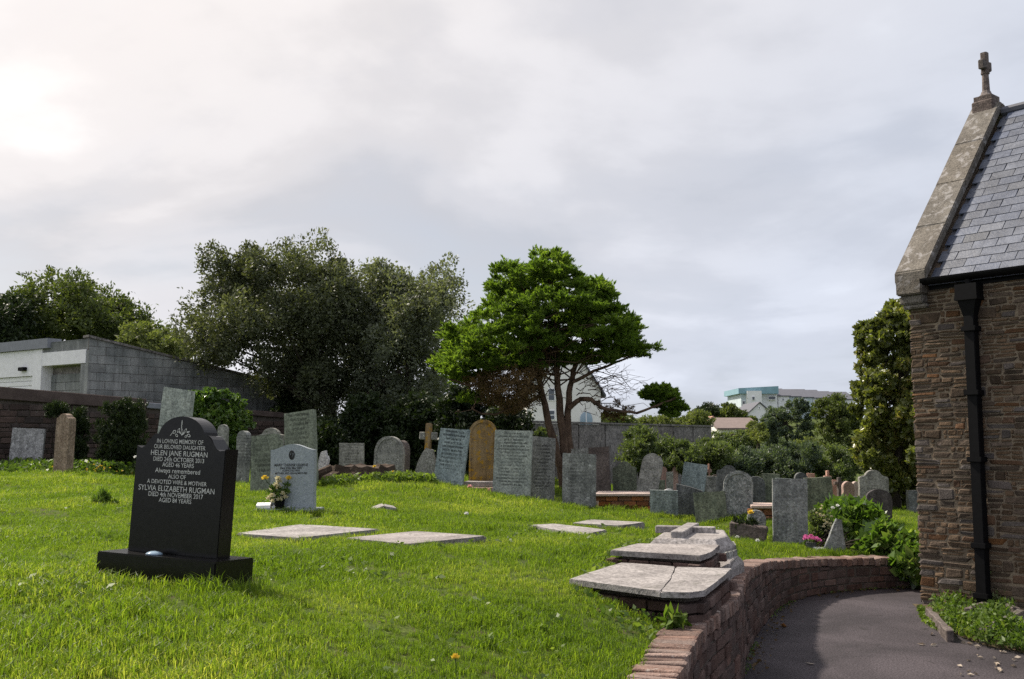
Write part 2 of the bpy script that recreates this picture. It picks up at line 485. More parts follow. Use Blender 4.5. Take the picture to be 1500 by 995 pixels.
def piece_mesh(mat, v, jit=0.045, bev=0.07):
    """unit block with worn edges, shared between alike pieces"""
    k = (mat, v, jit, bev)
    if k not in PIECES:
        rr = random.Random(v * 31 + 7)
        bm = bmesh.new()
        bm_box(bm, -.5, .5, -.5, .5, -.5, .5)
        for q in bm.verts:
            q.co += Vector((rr.uniform(-jit, jit), rr.uniform(-jit, jit) * 0.6, rr.uniform(-jit, jit)))
        bmesh.ops.bevel(bm, geom=list(bm.edges), offset=bev, segments=1, affect='EDGES')
        bmesh.ops.recalc_face_normals(bm, faces=bm.faces)
        me = bpy.data.meshes.new('block_mesh')
        bm.to_mesh(me)
        bm.free()
        me.materials.append(MATS[mat])
        PIECES[k] = me
    return PIECES[k]


def join_pieces(name, parent, mat, items, var=3, jit=0.045, bev=0.07):
    """pieces past the limit: one part, real geometry"""
    V, Fc = [], []
    for (loc, rz, sc, tilt) in items:
        me = piece_mesh(mat, R.randrange(var), jit, bev)
        M = Matrix.Translation(loc) @ Matrix.Rotation(rz, 4, 'Z') @ Matrix.Rotation(tilt, 4, 'Y') @ Matrix.Diagonal((*sc, 1))
        b = len(V)
        V += [M @ q.co for q in me.vertices]
        Fc += [[i + b for i in p.vertices] for p in me.polygons]
    o = pydata(name, V, Fc, mat, parent)
    o['kind'] = 'stuff'
    return o


def tube(bm, pts, rads, seg=8):
    """tapered tube through points"""
    rings = []
    n = len(pts)
    up = Vector((0.31, 0.2, 0.93))
    for i in range(n):
        d = (pts[min(i + 1, n - 1)] - pts[max(i - 1, 0)]).normalized()
        s = d.cross(up)
        if s.length < 1e-3:
            s = d.cross(Vector((1, 0, 0)))
        s.normalize()
        t = s.cross(d)
        rings.append([bm.verts.new(pts[i] + (s * math.cos(2 * math.pi * k / seg) + t * math.sin(2 * math.pi * k / seg)) * rads[i]) for k in range(seg)])
    for i in range(n - 1):
        for k in range(seg):
            bm.faces.new((rings[i][k], rings[i][(k + 1) % seg], rings[i + 1][(k + 1) % seg], rings[i + 1][k]))
    bm.faces.new(rings[0][::-1])
    bm.faces.new(rings[-1])


def wander(a, b, n, amp, rr=R):
    out = []
    for i in range(n + 1):
        t = i / n
        p = a.lerp(b, t)
        k = math.sin(math.pi * t) * amp
        out.append(p + Vector((rr.uniform(-k, k), rr.uniform(-k, k), rr.uniform(-k, k))))
    return out


def leaves_mesh(name, C, D, Lh, Wh, mat, parent=None, seed=1, fold=0.25):
    """C centres, D long-axis directions (n,3); Lh, Wh half sizes (n,)"""
    rs = np.random.RandomState(seed)
    n = len(C)
    D = D / (np.linalg.norm(D, axis=1, keepdims=True) + 1e-9)
    rnd = rs.normal(size=(n, 3))
    S = np.cross(D, rnd)
    S /= (np.linalg.norm(S, axis=1, keepdims=True) + 1e-9)
    N = np.cross(D, S)
    V = np.empty((n, 4, 3), np.float32)
    V[:, 0] = C - D * Lh[:, None]
    V[:, 1] = C + S * Wh[:, None] + N * (Wh * fold)[:, None] - D * (Lh * 0.1)[:, None]
    V[:, 2] = C + D * Lh[:, None]
    V[:, 3] = C - S * Wh[:, None] + N * (Wh * fold)[:, None] - D * (Lh * 0.1)[:, None]
    me = bpy.data.meshes.new(name)
    me.vertices.add(n * 4)
    me.vertices.foreach_set('co', V.ravel())
    me.loops.add(n * 4)
    me.loops.foreach_set('vertex_index', np.arange(n * 4, dtype=np.int32))
    me.polygons.add(n)
    me.polygons.foreach_set('loop_start', np.arange(0, n * 4, 4, dtype=np.int32))
    me.update(calc_edges=True)
    me.materials.append(MATS[mat])
    return link_mesh(name, me, parent)


def dist_poly(P, poly):
    """signed distance (positive inside) of points to pixel polygon"""
    poly = np.array(poly, float)
    n = len(poly)
    d = np.full(len(P), 1e9)
    inside = np.zeros(len(P), bool)
    for i in range(n):
        a, b = poly[i], poly[(i + 1) % n]
        ab = b - a
        t = np.clip(((P - a) @ ab) / (ab @ ab), 0, 1)
        d = np.minimum(d, np.linalg.norm(P - (a + t[:, None] * ab), axis=1))
        cond = (a[1] > P[:, 1]) != (b[1] > P[:, 1])
        xs = a[0] + (P[:, 1] - a[1]) * (b[0] - a[0]) / (b[1] - a[1] + 1e-12)
        inside ^= cond & (P[:, 0] < xs)
    return np.where(inside, d, -d)


def lobes_in_poly(poly, Y, depth, rng, n, rs, fit=0.7, zmin=None):
    """foliage lobes: centres inside an outline, spread in depth like a rounded crown"""
    poly = np.array(poly, float)
    lo, hi = poly.min(0), poly.max(0)
    half = dist_poly(rs.uniform(lo, hi, (800, 2)), poly).max()
    out = []
    tries = 0
    while len(out) < n and tries < 60:
        tries += 1
        P = rs.uniform(lo, hi, (400, 2))
        r = rs.uniform(rng[0], rng[1], 400)
        d = dist_poly(P, poly)
        ok = d > fit * r
        for p, rr_, dd in zip(P[ok], r[ok], d[ok]):
            k = min(1.0, (dd / half)) ** 0.6
            yo = rs.uniform(-1, 1) * depth * k
            q = at_y(p[0], p[1], Y)
            c = np.array([q.x, Y + yo, q.z])
            out.append((c, rr_ * mpp(Y)))
            if len(out) >= n:
                break
    return out


def foliage(name, lobes, per, leaf, mat, parent, seed, clump=14, up=0.25, narrow=0.45, shell=0.55, flat=0.85, droop=0.0):
    """leaves gathered in clumps on the outside of every lobe"""
    rs = np.random.RandomState(seed)
    Cs, Ds = [], []
    for (c, r) in lobes:
        nc = max(4, int(clump))
        d = rs.normal(size=(nc, 3))
        d /= np.linalg.norm(d, axis=1, keepdims=True)
        rad_ = r * (shell + (1 - shell) * rs.rand(nc) ** 0.5)
        cc = c + d * rad_[:, None] * np.array([1, 1, flat])
        m = max(3, int(per / nc))
        o = np.clip(rs.normal(size=(nc, m, 3)), -1.7, 1.7) * (r * 0.20)
        pts = cc[:, None, :] + o
        dirs = d[:, None, :] * 0.8 + rs.normal(size=(nc, m, 3)) * 0.7 + np.array([0, 0, up - droop])
        Cs.append(pts.reshape(-1, 3))
        Ds.append(dirs.reshape(-1, 3))
    C = np.concatenate(Cs)
    D = np.concatenate(Ds)
    Lh = leaf * 0.5 * rs.uniform(0.6, 1.3, len(C))
    return leaves_mesh(name, C, D, Lh, Lh * narrow * rs.uniform(0.8, 1.2, len(C)), mat, parent, seed)

# ------------------------------------------------------------------ memorial table (photo measurements)
# shape, Y, base centre px, base row px, width px, height px, roll, yaw, back lean, thickness, material, control?, label
ST = [
 ('flat', 14.5, 243, 729, 46, 158, 4.0, 14, 3, 0.10, 'slate_pale', 1, 'tall pale slate headstone leaning behind the black granite headstone'),
 ('round', 17.5, 354, 708, 17, 76, 0, 30, 2, 0.12, 'slate_dark', 0, 'narrow round-topped dark stone just right of the black headstone'),
 ('round', 19.0, 325, 703, 14, 80, 0, 10, 0, 0.10, 'old_grey', 0, 'small round-topped stone peeping over the shoulder of the black headstone'),
 ('chip', 15.0, 390, 724, 46, 86, -2.0, 12, 3, 0.08, 'slate_green', 1, 'slate headstone with a chipped top corner behind the grey granite one'),
 ('shoulder', 16.2, 397, 718, 44, 90, -1, 14, 0, 0.10, 'old_grey', 0, 'grey headstone with curved shoulders behind the chipped slate one'),
 ('flat', 16.0, 443, 716, 45, 112, -4.5, 16, 2, 0.12, 'slate_green', 1, 'tall square-topped slate headstone leaning left beside the grey granite one'),
 ('broken', 17.0, 466, 703, 13, 44, 14, 8, 0, 0.08, 'white_stone', 0, 'broken white stone fragment leaning right of the tall slate headstone'),
 ('flat', 19.0, 515, 705, 36, 55, -1.0, 4, 2, 0.09, 'old_grey_rows', 0, 'small square grey headstone standing behind the tree stump'),
 ('gothic', 18.0, 569, 704, 42, 64, 2.0, 14, 0, 0.12, 'old_grey', 0, 'arched headstone with a pale raised rim right of the stump'),
 ('round', 18.6, 586, 704, 22, 58, 1.0, 28, 0, 0.14, 'brown_stone', 0, 'brown round-topped headstone half hidden behind the rimmed arched one'),
 ('flat', 16.5, 656, 713, 43, 84, 6.5, 10, 5, 0.09, 'slate_blue', 1, 'blue-grey lettered slate headstone leaning right next to the stone cross'),
 ('round', 18.0, 707, 703, 39, 87, 0.5, 4, 0, 0.16, 'ochre_lichen', 0, 'round-topped headstone covered in orange lichen on a stone step'),
 ('flat', 16.3, 749, 733, 54, 101, 1.5, 12, 4, 0.09, 'slate_pale', 1, 'broad pale slate headstone with close rows of lettering near the tree trunk'),
 ('flat', 16.6, 794, 741, 34, 99, 1.0, 12, 3, 0.08, 'slate_dark_tall', 1, 'narrow slate headstone standing against the right of the broad pale one'),
 ('flat', 16.0, 848, 746, 48, 80, 0.8, 8, 3, 0.09, 'slate_dark', 1, 'dark short slate headstone with pale edges in front of the brick chest tomb'),
 ('flat', 19.5, 852, 722, 30, 64, 0.0, 4, 0, 0.09, 'old_grey', 0, 'pale grey headstone top showing behind the dark short slate one'),
 ('flat', 18.0, 880, 722, 29, 66, -1.5, 14, 0, 0.14, 'brown_stone', 0, 'plain dark brown square headstone behind the brick chest tomb'),
 ('shoulder', 18.2, 916, 722, 34, 45, -1.0, 8, 0, 0.12, 'slate_green_plain', 0, 'greenish headstone with a round head between shoulders behind the chest tomb'),
 ('round', 17.8, 944, 722, 29, 58, 11.0, 14, 4, 0.12, 'old_grey', 0, 'pale mottled round-topped headstone leaning far to the right'),
 ('flat', 18.5, 966, 722, 16, 18, 0, 0, 0, 0.1, 'slate_green_plain', 0, 'small low green stone beside the far-leaning pale headstone'),
 ('flat', 19.0, 1011, 722, 34, 43, 9.0, 8, 2, 0.09, 'slate_blue_plain', 0, 'blue slate headstone tilted right above the dark wedge-topped stone'),
 ('flat', 15.4, 973, 757, 39, 38, 0.0, 12, 0, 0.10, 'slate_blue_plain', 1, 'short blue-grey square footstone with a pale rounded stone behind it'),
 ('wedgetop', 15.6, 1011, 763, 37, 53, 0.0, 10, 0, 0.12, 'slate_dark_plain', 1, 'dark stone with a top sloping down to the right'),
 ('flat', 14.6, 1043, 769, 44, 47, -5.0, 14, 6, 0.10, 'slate_green_plain', 1, 'dark green square stone leaning left in front of the mottled arched headstone'),
 ('shoulder', 15.6, 1063, 764, 33, 81, 5.0, 14, 2, 0.11, 'slate_dark_plain', 0, 'dark shouldered headstone rising behind the mottled arched one'),
 ('round', 14.6, 1080, 757, 41, 66, 3.0, 10, 3, 0.12, 'mottled', 1, 'broad arched headstone mottled white and grey with a raised rim'),
 ('round', 16.5, 1109, 752, 24, 53, 0.0, 14, 0, 0.12, 'slate_dark_plain', 0, 'dark round-topped headstone right of the mottled arched one'),
 ('flat', 18.0, 1130, 742, 24, 47, 0.0, 4, 0, 0.16, 'slate_green_plain', 0, 'green-topped square stone behind the low pink chest tomb'),
 ('round', 12.6, 1106, 786, 26, 38, 4.0, 10, 0, 0.10, 'mottled', 0, 'small rounded mottled stone behind the dark block with the plant'),
 ('flat', 12.0, 1158, 803, 48, 99, 1.0, 10, 3, 0.10, 'slate_weathered', 1, 'tall plain weathered headstone with rough foot beside the cream flowers'),
 ('flat', 15.2, 1202, 768, 38, 67, -2.5, 14, 0, 0.10, 'slate_green_plain', 0, 'square grey headstone behind the cream flowering plant'),
 ('round', 19.0, 1174, 735, 18, 42, 0.0, 4, 0, 0.12, 'slate_dark_plain', 0, 'small dark round-topped stone peeping over the tall weathered headstone'),
 ('shoulder', 17.5, 1281, 762, 41, 72, 0.0, 4, 0, 0.12, 'old_grey_rows', 1, 'tall square-shouldered pale headstone behind the dark rounded one'),
 ('roundlow', 15.0, 1287, 770, 36, 52, 3.0, 8, 3, 0.12, 'dark_purple', 1, 'dark purple-brown rounded headstone above the glossy leaved shrub'),
 ('ogee', 22.5, 1325, 750, 15, 38, 0.0, 0, 0, 0.12, 'brown_stone', 0, 'small brown pointed headstone with a pale rim by the church corner'),
 ('flat', 21.5, 1313, 752, 13, 24, 0.0, 0, 0, 0.12, 'brown_stone', 0, 'low brown square stone left of the small pointed headstone'),
 ('flat', 20.5, 1337, 755, 14, 36, 0.0, 0, 0, 0.12, 'slate_dark_plain', 0, 'dark blue-black stone half hidden by the church corner'),
 ('flat', 21.0, 36, 692, 47, 64, 0.5, -2, 7, 0.07, 'mottled_pale', 1, 'square patchy grey slab leaning on the stone wall at far left'),
 ('shoulder', 19.0, 92, 694, 24, 87, 1.5, 24, 0, 0.16, 'brown_edge', 1, 'thick brown headstone with a round head in front of the left stone wall'),
 ('flat', 20.0, 1040, 728, 22, 30, 1.0, 4, 0, 0.12, 'old_grey', 0, 'square grey stone just right of the tilted blue slate'),
 ('shoulder', 17.2, 1096, 752, 26, 58, -3.0, 10, 0, 0.11, 'slate_dark_plain', 0, 'dark shouldered stone leaning left behind the right edge of the mottled arched headstone'),
 ('flat', 17.0, 1148, 752, 26, 50, 3.0, 8, 0, 0.10, 'slate_blue_plain', 0, 'blue-grey square stone half hidden behind the left edge of the tall weathered headstone'),
 ('round', 15.9, 980, 752, 22, 35, 0.0, 5, 0, 0.09, 'white_stone', 0, 'pale rounded stone top just behind the short blue-grey footstone'),
]
for nm, base in (('old_grey_rows', 0), ('slate_dark_tall', 1), ('slate_green_plain', 2), ('slate_blue_plain', 3), ('slate_dark_plain', 4), ('slate_weathered', 5), ('dark_purple', 6), ('mottled_pale', 7), ('brown_edge', 8)):
    kw = [dict(c1=(0.19, 0.185, 0.165), c2=(0.30, 0.29, 0.26), spot=(0.40, 0.39, 0.36), rows=(0.055, 0.3, 0.95, 0.16, 0.6), spot_amt=0.64),
          dict(c1=(0.15, 0.15, 0.145), c2=(0.25, 0.25, 0.24), spot=(0.38, 0.38, 0.36), rows=(0.055, 0.25, 1.0, 0.16, 0.8), spot_amt=0.64),
          dict(c1=(0.10, 0.115, 0.085), c2=(0.17, 0.185, 0.135), spot=(0.25, 0.28, 0.20), spot_amt=0.62),
          dict(c1=(0.15, 0.18, 0.18), c2=(0.25, 0.29, 0.285), spot=(0.36, 0.40, 0.39), spot_amt=0.64),
          dict(c1=(0.075, 0.08, 0.085), c2=(0.14, 0.145, 0.145), spot=(0.24, 0.25, 0.25), spot_amt=0.64),
          dict(c1=(0.15, 0.16, 0.165), c2=(0.25, 0.26, 0.26), spot=(0.36, 0.37, 0.37), spot_amt=0.62, spot2=(0.10, 0.115, 0.075), spot2_amt=0.58),
          dict(c1=(0.055, 0.048, 0.05), c2=(0.085, 0.075, 0.076), spot=(0.14, 0.125, 0.125), spot_amt=0.66),
          dict(c1=(0.20, 0.195, 0.20), c2=(0.31, 0.30, 0.305), spot=(0.44, 0.43, 0.44), spot_amt=0.58, spot2=(0.10, 0.09, 0.085), spot2_amt=0.6),
          dict(c1=(0.20, 0.15, 0.115), c2=(0.30, 0.235, 0.185), spot=(0.38, 0.33, 0.28), spot_amt=0.64)][base]
    kw['spot_amt'] = kw['spot_amt'] - 0.04
    stone(nm, kw.pop('c1'), kw.pop('c2'), scale=6, fine=38, rnd=0.08, bump=0.9, streak=0.3, speck=0.55, **kw)

# ------------------------------------------------------------------ retaining wall line (path side edge) and its height
WL = [(-1.3, -2.5), (-0.45, 0.8), (0.12, 2.5), (0.667, 4.24), (1.018, 5.45), (1.437, 6.5), (1.80, 7.75), (2.16, 8.75), (2.42, 9.4), (2.76, 10.05), (3.25, 10.6), (4.1, 11.0), (5.2, 11.15), (8.0, 11.3), (30.0, 12.0)]


def catmull(P, k=10):
    out = []
    n = len(P)
    for i in range(n - 1):
        p0, p1, p2, p3 = (np.array(P[max(0, min(n - 1, i + j))], float) for j in (-1, 0, 1, 2))
        for q in range(k):
            t = q / k
            out.append(0.5 * (2 * p1 + (p2 - p0) * t + (2 * p0 - 5 * p1 + 4 * p2 - p3) * t * t + (3 * p1 - p0 - 3 * p2 + p3) * t ** 3))
    out.append(np.array(P[-1], float))
    return np.array(out)


WP = catmull(WL)
WS = np.concatenate([[0], np.cumsum(np.linalg.norm(np.diff(WP, axis=0), axis=1))])


def wall_at(s):
    x = np.interp(s, WS, WP[:, 0])
    y = np.interp(s, WS, WP[:, 1])
    i = min(max(np.searchsorted(WS, s) - 1, 0), len(WP) - 2)
    d = WP[i + 1] - WP[i]
    d = d / np.linalg.norm(d)
    return Vector((x, y, 0)), Vector((d[0], d[1], 0))


def s_of_y(y):
    return float(np.interp(y, WP[:, 1], WS))


def wall_h(y):
    return float(np.interp(y, [0, 7.6, 9.0, 10.0, 11.0, 11.2], [0.61, 0.61, 0.53, 0.42, 0.33, 0.32]))


def side(P):
    """signed distance of (n,2) points to the wall line, positive on the lawn side"""
    best = np.full(len(P), 1e9)
    sg = np.zeros(len(P))
    for a, b in zip(WP[:-1:2], WP[2::2]):
        ab = b - a
        t = np.clip(((P - a) @ ab) / (ab @ ab), 0, 1)
        q = P - (a + t[:, None] * ab)
        d = np.linalg.norm(q, axis=1)
        cr = ab[0] * q[:, 1] - ab[1] * q[:, 0]
        m = d < best
        best[m] = d[m]
        sg[m] = np.sign(cr[m])
    return best * sg


# ------------------------------------------------------------------ lawn height from measured ground points
CT = []


def ctl(px, py, Y):
    q = at_y(px, py, Y)
    CT.append((q.x, q.y, q.z))


for s_ in ST:
    if s_[11]:
        ctl(s_[2], s_[3] - 1, s_[1])
for a in ((250, 846, 5.25), (420, 752, 11.0), (500, 712, 15.6), (540, 703, 16.4), (590, 704, 16.4), (625, 709, 17.2), (690, 722, 16.6), (600, 787, 8.6), (450, 777, 9.0),
          (835, 775, 10.0), (890, 766, 11.5), (700, 760, 11.5), (560, 745, 12.0), (150, 740, 11.5), (20, 700, 20.0), (215, 701, 20.0), (330, 706, 19.0), (930, 751, 16.3),
          (1225, 812, 11.3), (1095, 800, 12.3), (1330, 765, 18.0), (1250, 752, 18), (1180, 745, 18), (970, 735, 19.5), (880, 727, 19)):
    ctl(*a)
CT += [(-6, 3, .84), (-3, 3, .80), (-1.5, 3.4, .77), (-.6, 3.2, .70), (-4.5, 5.8, .84), (-.9, 5.8, .78), (-.2, 5.0, .74), (.25, 5.9, .76), (.35, 7.2, .78), (.75, 8.0, .78), (0, 8.3, .76),
       (-8, 6, .9), (-10, 12, .95), (-13, 20, .95), (-8, 25, .95), (0, 25, .75), (3, 22, .42), (6, 22, .2), (9, 18, .15), (12, 14, .2), (4, 30, .2), (12, 30, .0), (-8, 0, .8), (1.1, 8.9, .70),
       (1.75, 9.6, .60), (2.2, 10.6, .50), (3.0, 11.6, .40), (4.2, 12.2, .32), (5.5, 12.6, .3)]
for s_ in np.arange(s_of_y(2.0), s_of_y(11.05), 0.7):
    p, d = wall_at(s_)
    q = p + Vector((-d.y, d.x, 0)) * 0.3
    CT.append((q.x, q.y, wall_h(q.y) - 0.01))
CTA = np.array(CT)


def _ker(A, B):
    d2 = ((A[:, None, :] - B[None]) ** 2).sum(-1)
    return np.sqrt(d2 + 0.35)


_K = _ker(CTA[:, :2], CTA[:, :2])
_n = len(CTA)
_S = np.zeros((_n + 1, _n + 1))
_S[:_n, :_n] = _K - 0.02 * np.eye(_n)
_S[:_n, _n] = 1
_S[_n, :_n] = 1
_W = np.linalg.solve(_S, np.concatenate([CTA[:, 2], [0]]))


def lawn(P):
    P = np.atleast_2d(np.array(P, float))
    z = np.empty(len(P))
    for i in range(0, len(P), 20000):
        z[i:i + 20000] = _ker(P[i:i + 20000], CTA[:, :2]) @ _W[:_n] + _W[_n]
    z = np.clip(z, 0.05, 1.05)
    x, y = P[:, 0], P[:, 1]
    z = z + 0.012 * np.sin(x * 3.1 + 1.3 * np.sin(y * 1.7)) * np.cos(y * 2.3 + x) * np.clip(1 - np.abs(y - 10) / 14, 0, 1)
    # beyond the churchyard: falls a little, then the far hillside with the town
    t = np.clip((y - 30) / 14, 0, 1)
    t = t * t * (3 - 2 * t)
    far = np.interp(y, [30, 60, 110, 200, 420], [0.1, 0.2, 1.8, 6.0, 9.0])
    return z * (1 - t) + far * t


def lz(x, y):
    return float(lawn([(x, y)])[0])


def axis(lo, hi, segs):
    v = [lo]
    for (to, step) in segs:
        while v[-1] < to - 1e-6:
            v.append(min(to, v[-1] + step))
    return np.array(v)


gx = axis(-420, 420, [(-60, 40), (-14, 3), (-6, 0.4), (6, 0.11), (14, 0.4), (60, 3), (420, 40)])
gy = axis(-30, 440, [(0, 5), (3, 0.3), (13, 0.11), (20, 0.2), (32, 0.6), (60, 4), (440, 20)])
GX, GY = np.meshgrid(gx, gy)
PP = np.stack([GX.ravel(), GY.ravel()], 1)
zz_ = lawn(PP)
sd = side(PP)
zz_ = np.where(sd > 0.11, zz_, -0.05)
nxg, nyg = len(gx), len(gy)
idx = np.arange(nxg * nyg).reshape(nyg, nxg)
quads = np.stack([idx[:-1, :-1], idx[:-1, 1:], idx[1:, 1:], idx[1:, :-1]], -1).reshape(-1, 4)
gme = bpy.data.meshes.new('ground')
gme.from_pydata(np.column_stack([PP, zz_]).tolist(), [], quads.tolist())
gme.polygons.foreach_set('use_smooth', [True] * len(gme.polygons))
ground = link_mesh('ground', gme, None, 'soil')
tag(ground, 'sloping green churchyard ground with a far hillside', 'ground', kind='structure')

# path: asphalt sheet from the wall foot to the right
pv, pf = [], []
ss = np.arange(0.0, s_of_y(11.14) + 3.0, 0.12)
for s_ in ss:
    p, d = wall_at(s_)
    pv.append((p.x - 0.05, p.y + 0.02, 0.0))
npth = len(pv)
end = pv[-1]
for (x0, y0, _) in list(pv):
    pv.append((max(x0 + 0.2, 9.5), y0, 0.0))
for i in range(npth - 1):
    pf.append((i, npth + i, npth + i + 1, i + 1))
path = pydata('path', pv, pf, 'asphalt')
tag(path, 'dark asphalt path curving between the brick wall and the church', 'path', kind='structure')

# ------------------------------------------------------------------ retaining wall with coping
rw = empty('retaining_wall', (0, 0, 0), 0, 'low curving brick retaining wall with brick-on-edge coping beside the path', 'wall')
s0, s1 = s_of_y(1.0), s_of_y(11.14) + 2.6
V, Fc = [], []
for s_ in np.arange(s0, s1, 0.12):
    p, d = wall_at(s_)
    nrm = Vector((-d.y, d.x, 0))
    h = wall_h(p.y) - 0.085
    a = p + nrm * 0.012
    b = p + nrm * 0.20
    V += [(a.x, a.y, -0.1), (a.x, a.y, h), (b.x, b.y, h), (b.x, b.y, -0.1)]
for i in range(len(V) // 4 - 1):
    j = 4 * i
    Fc += [(j, j + 1, j + 5, j + 4), (j + 1, j + 2, j + 6, j + 5), (j + 2, j + 3, j + 7, j + 6)]
pydata('mortar_core', V, Fc, 'mortar', rw)
rr = random.Random(3)
bricks = []
z = 0.0
sv0, sv1 = s_of_y(3.7), s_of_y(11.1) + 0.9
course = 0
while z < 0.54:
    ch = rr.uniform(0.068, 0.10)
    s_ = sv0 + rr.uniform(0, 0.2)
    while s_ < sv1:
        ln = rr.uniform(0.16, 0.30) if rr.random() < 0.75 else rr.uniform(0.09, 0.14)
        p, d = wall_at(s_ + ln / 2)
        hmax = wall_h(p.y) - 0.085
        zt = min(z + ch, hmax)
        if zt - z > 0.03:
            nrm = Vector((-d.y, d.x, 0))
            c = p + nrm * (0.05 + rr.uniform(-0.008, 0.007))
            bricks.append((Vector((c.x, c.y, (z + zt) / 2)), math.atan2(d.y, d.x), (ln - 0.014, 0.1, zt - z - 0.013), rr.uniform(-0.02, 0.02)))
        s_ += ln
    z += ch
    course += 1
# the 300 that show largest, the rest joined
bricks.sort(key=lambda b: -(b[2][0] * b[2][2]) / (b[0].length ** 2))
for (loc, rz, sc, tl) in bricks[:290]:
    link_mesh('brick', piece_mesh('brick_red', R.randrange(5)), rw, None, loc, (0, tl, rz), sc)
if len(bricks) > 290:
    join_pieces('brick_run', rw, 'brick_red', bricks[290:])
s_ = s_of_y(3.0)
while s_ < sv1:
    ln = rr.uniform(0.066, 0.084)
    p, d = wall_at(s_ + ln / 2)
    nrm = Vector((-d.y, d.x, 0))
    c = p + nrm * (0.094 + rr.uniform(-0.008, 0.008))
    link_mesh('coping_brick', piece_mesh('coping_brick', R.randrange(5), 0.05, 0.06), rw, None,
              (c.x, c.y, wall_h(p.y) - 0.04 + rr.uniform(-0.006, 0.006)), (rr.uniform(-.03, .03), rr.uniform(-.03, .03), math.atan2(d.y, d.x) + rr.uniform(-.03, .03)), (ln - 0.006, 0.21 + rr.uniform(-.01, .01), 0.082))
    s_ += ln

# ------------------------------------------------------------------ church
CC = Vector((4.03, 10.02, 0))
CA = math.atan2(-0.77, 0.63)             # wall runs right and towards the camera
EAVE, RIDGE, HALF = 3.26, 5.28, 1.74
church = empty('church', CC, CA, 'stone church with steep slate roof, gable coping and cross at the right edge', 'church')
# local frame: x along the wall (right), y into the building (left-hand normal), z up
WLEN = 3.6
box('wall_core', 'mortar_pale', church, 0.02, WLEN, 0.001, 2 * HALF, -0.3, EAVE)
bm = bmesh.new()
prof = [(0.0, EAVE - 0.02), (HALF, RIDGE - 0.12), (2 * HALF, EAVE - 0.02)]
a = [bm.verts.new((0.03, y, z)) for y, z in prof]
b = [bm.verts.new((0.30, y, z)) for y, z in prof]
bm.faces.new(a)
bm.faces.new(b[::-1])
for i in range(3):
    bm.faces.new((a[i], b[i], b[(i + 1) % 3], a[(i + 1) % 3]))
from_bm('gable_wall', bm, 'church_stone', church)
rr = random.Random(21)
stones_ = []


def put_stone(x0, x1, z0, z1):
    g = rr.uniform(0.008, 0.016)
    stones_.append((Vector(((x0 + x1) / 2, 0.045 + rr.uniform(-0.006, 0.006), (z0 + z1) / 2)), 0.0, (max(x1 - x0 - g, .02), 0.11, max(z1 - z0 - g, .014)), rr.uniform(-0.05, 0.05)))


z = 0.0
while z < EAVE - 0.16:
    ch = rr.uniform(0.07, 0.125)
    x = 0.0
    while x < WLEN:
        ln = rr.uniform(0.10, 0.29)
        k = rr.random()
        if k < 0.18:
            put_stone(x, x + ln * .8, z, z + ch)
            put_stone(x + ln * .8, x + ln, z, z + ch * .45)
            put_stone(x + ln * .8, x + ln, z + ch * .45, z + ch)
        elif k < 0.72:
            m = rr.uniform(.38, .62)
            j = rr.uniform(.35, .65)
            put_stone(x, x + ln, z, z + ch * m)
            if rr.random() < .55:
                put_stone(x, x + ln * j, z + ch * m, z + ch)
                put_stone(x + ln * j, x + ln, z + ch * m, z + ch)
            else:
                put_stone(x, x + ln, z + ch * m, z + ch)
        else:
            m1, m2 = rr.uniform(.28, .38), rr.uniform(.62, .72)
            put_stone(x, x + ln, z, z + ch * m1)
            put_stone(x, x + ln, z + ch * m1, z + ch * m2)
            put_stone(x, x + ln, z + ch * m2, z + ch)
        x += ln
    z += ch
near = [s for s in stones_ if s[0].x < 1.5]
rest = [s for s in stones_ if s[0].x >= 1.5]
near.sort(key=lambda s: -s[2][0] * s[2][2])
for (loc, rz, sc, tl) in near[:300]:
    q = rr.random()
    m_ = 'church_rust' if q < 0.16 else ('church_grey' if q < 0.34 or loc.x < 0.12 and q < 0.6 else 'church_stone')
    link_mesh('stone', piece_mesh(m_, R.randrange(9), 0.11, 0.10), church, None, loc, (0, tl, 0), sc)
join_pieces('stone_run', church, 'church_stone', near[300:] + rest, 9, 0.11, 0.10)
# quoins on the corner return (gable side)
z = 0.0
while z < EAVE - 0.2:
    ch = rr.uniform(0.07, 0.16)
    link_mesh('quoin', piece_mesh('church_grey', R.randrange(4), 0.03, 0.05), church, None, (0.012, 0.22, z + ch / 2), (0, 0, 0), (0.05, 0.36 + rr.uniform(-.05, .05), ch - 0.01))
    z += ch
# roof deck and slates
sl = Vector((0, HALF, RIDGE - EAVE))
SLEN = sl.length
ang = math.atan2(RIDGE - EAVE, HALF)
roof = empty('roof', (0, 0, EAVE), 0)
roof.parent = church
bm = bmesh.new()
for sg in (1, -1):
    vs = []
    for (x, t) in ((0.26, -0.05), (WLEN, -0.05), (WLEN, 1.0), (0.26, 1.0)):
        y = HALF * t if sg > 0 else 2 * HALF - HALF * t
        vs.append(bm.verts.new((x, y, (RIDGE - EAVE) * t - 0.035)))
    bm.faces.new(vs if sg > 0 else vs[::-1])
from_bm('roof_deck', bm, 'dark_roof', roof)
slates = []
rows_n = 22
gauge = SLEN * 1.02 / rows_n
for r_ in range(rows_n):
    t = -0.035 + r_ * gauge / SLEN
    off = 0.0 if r_ % 2 else 0.122
    x = 0.33 - off
    while x < WLEN:
        x0 = max(x, 0.27)
        ln = x + 0.245 - x0
        if ln > 0.04:
            cpos = Vector((x0 + ln / 2, HALF * t + math.cos(ang) * gauge * 0.62, (RIDGE - EAVE) * t + math.sin(ang) * gauge * 0.62 + 0.002))
            slates.append((cpos, (ln - 0.007, gauge * 1.32, 0.013)))
        x += 0.245
slates.sort(key=lambda s: s[0].x)
tilt = ang - 0.045
n_sl = 0
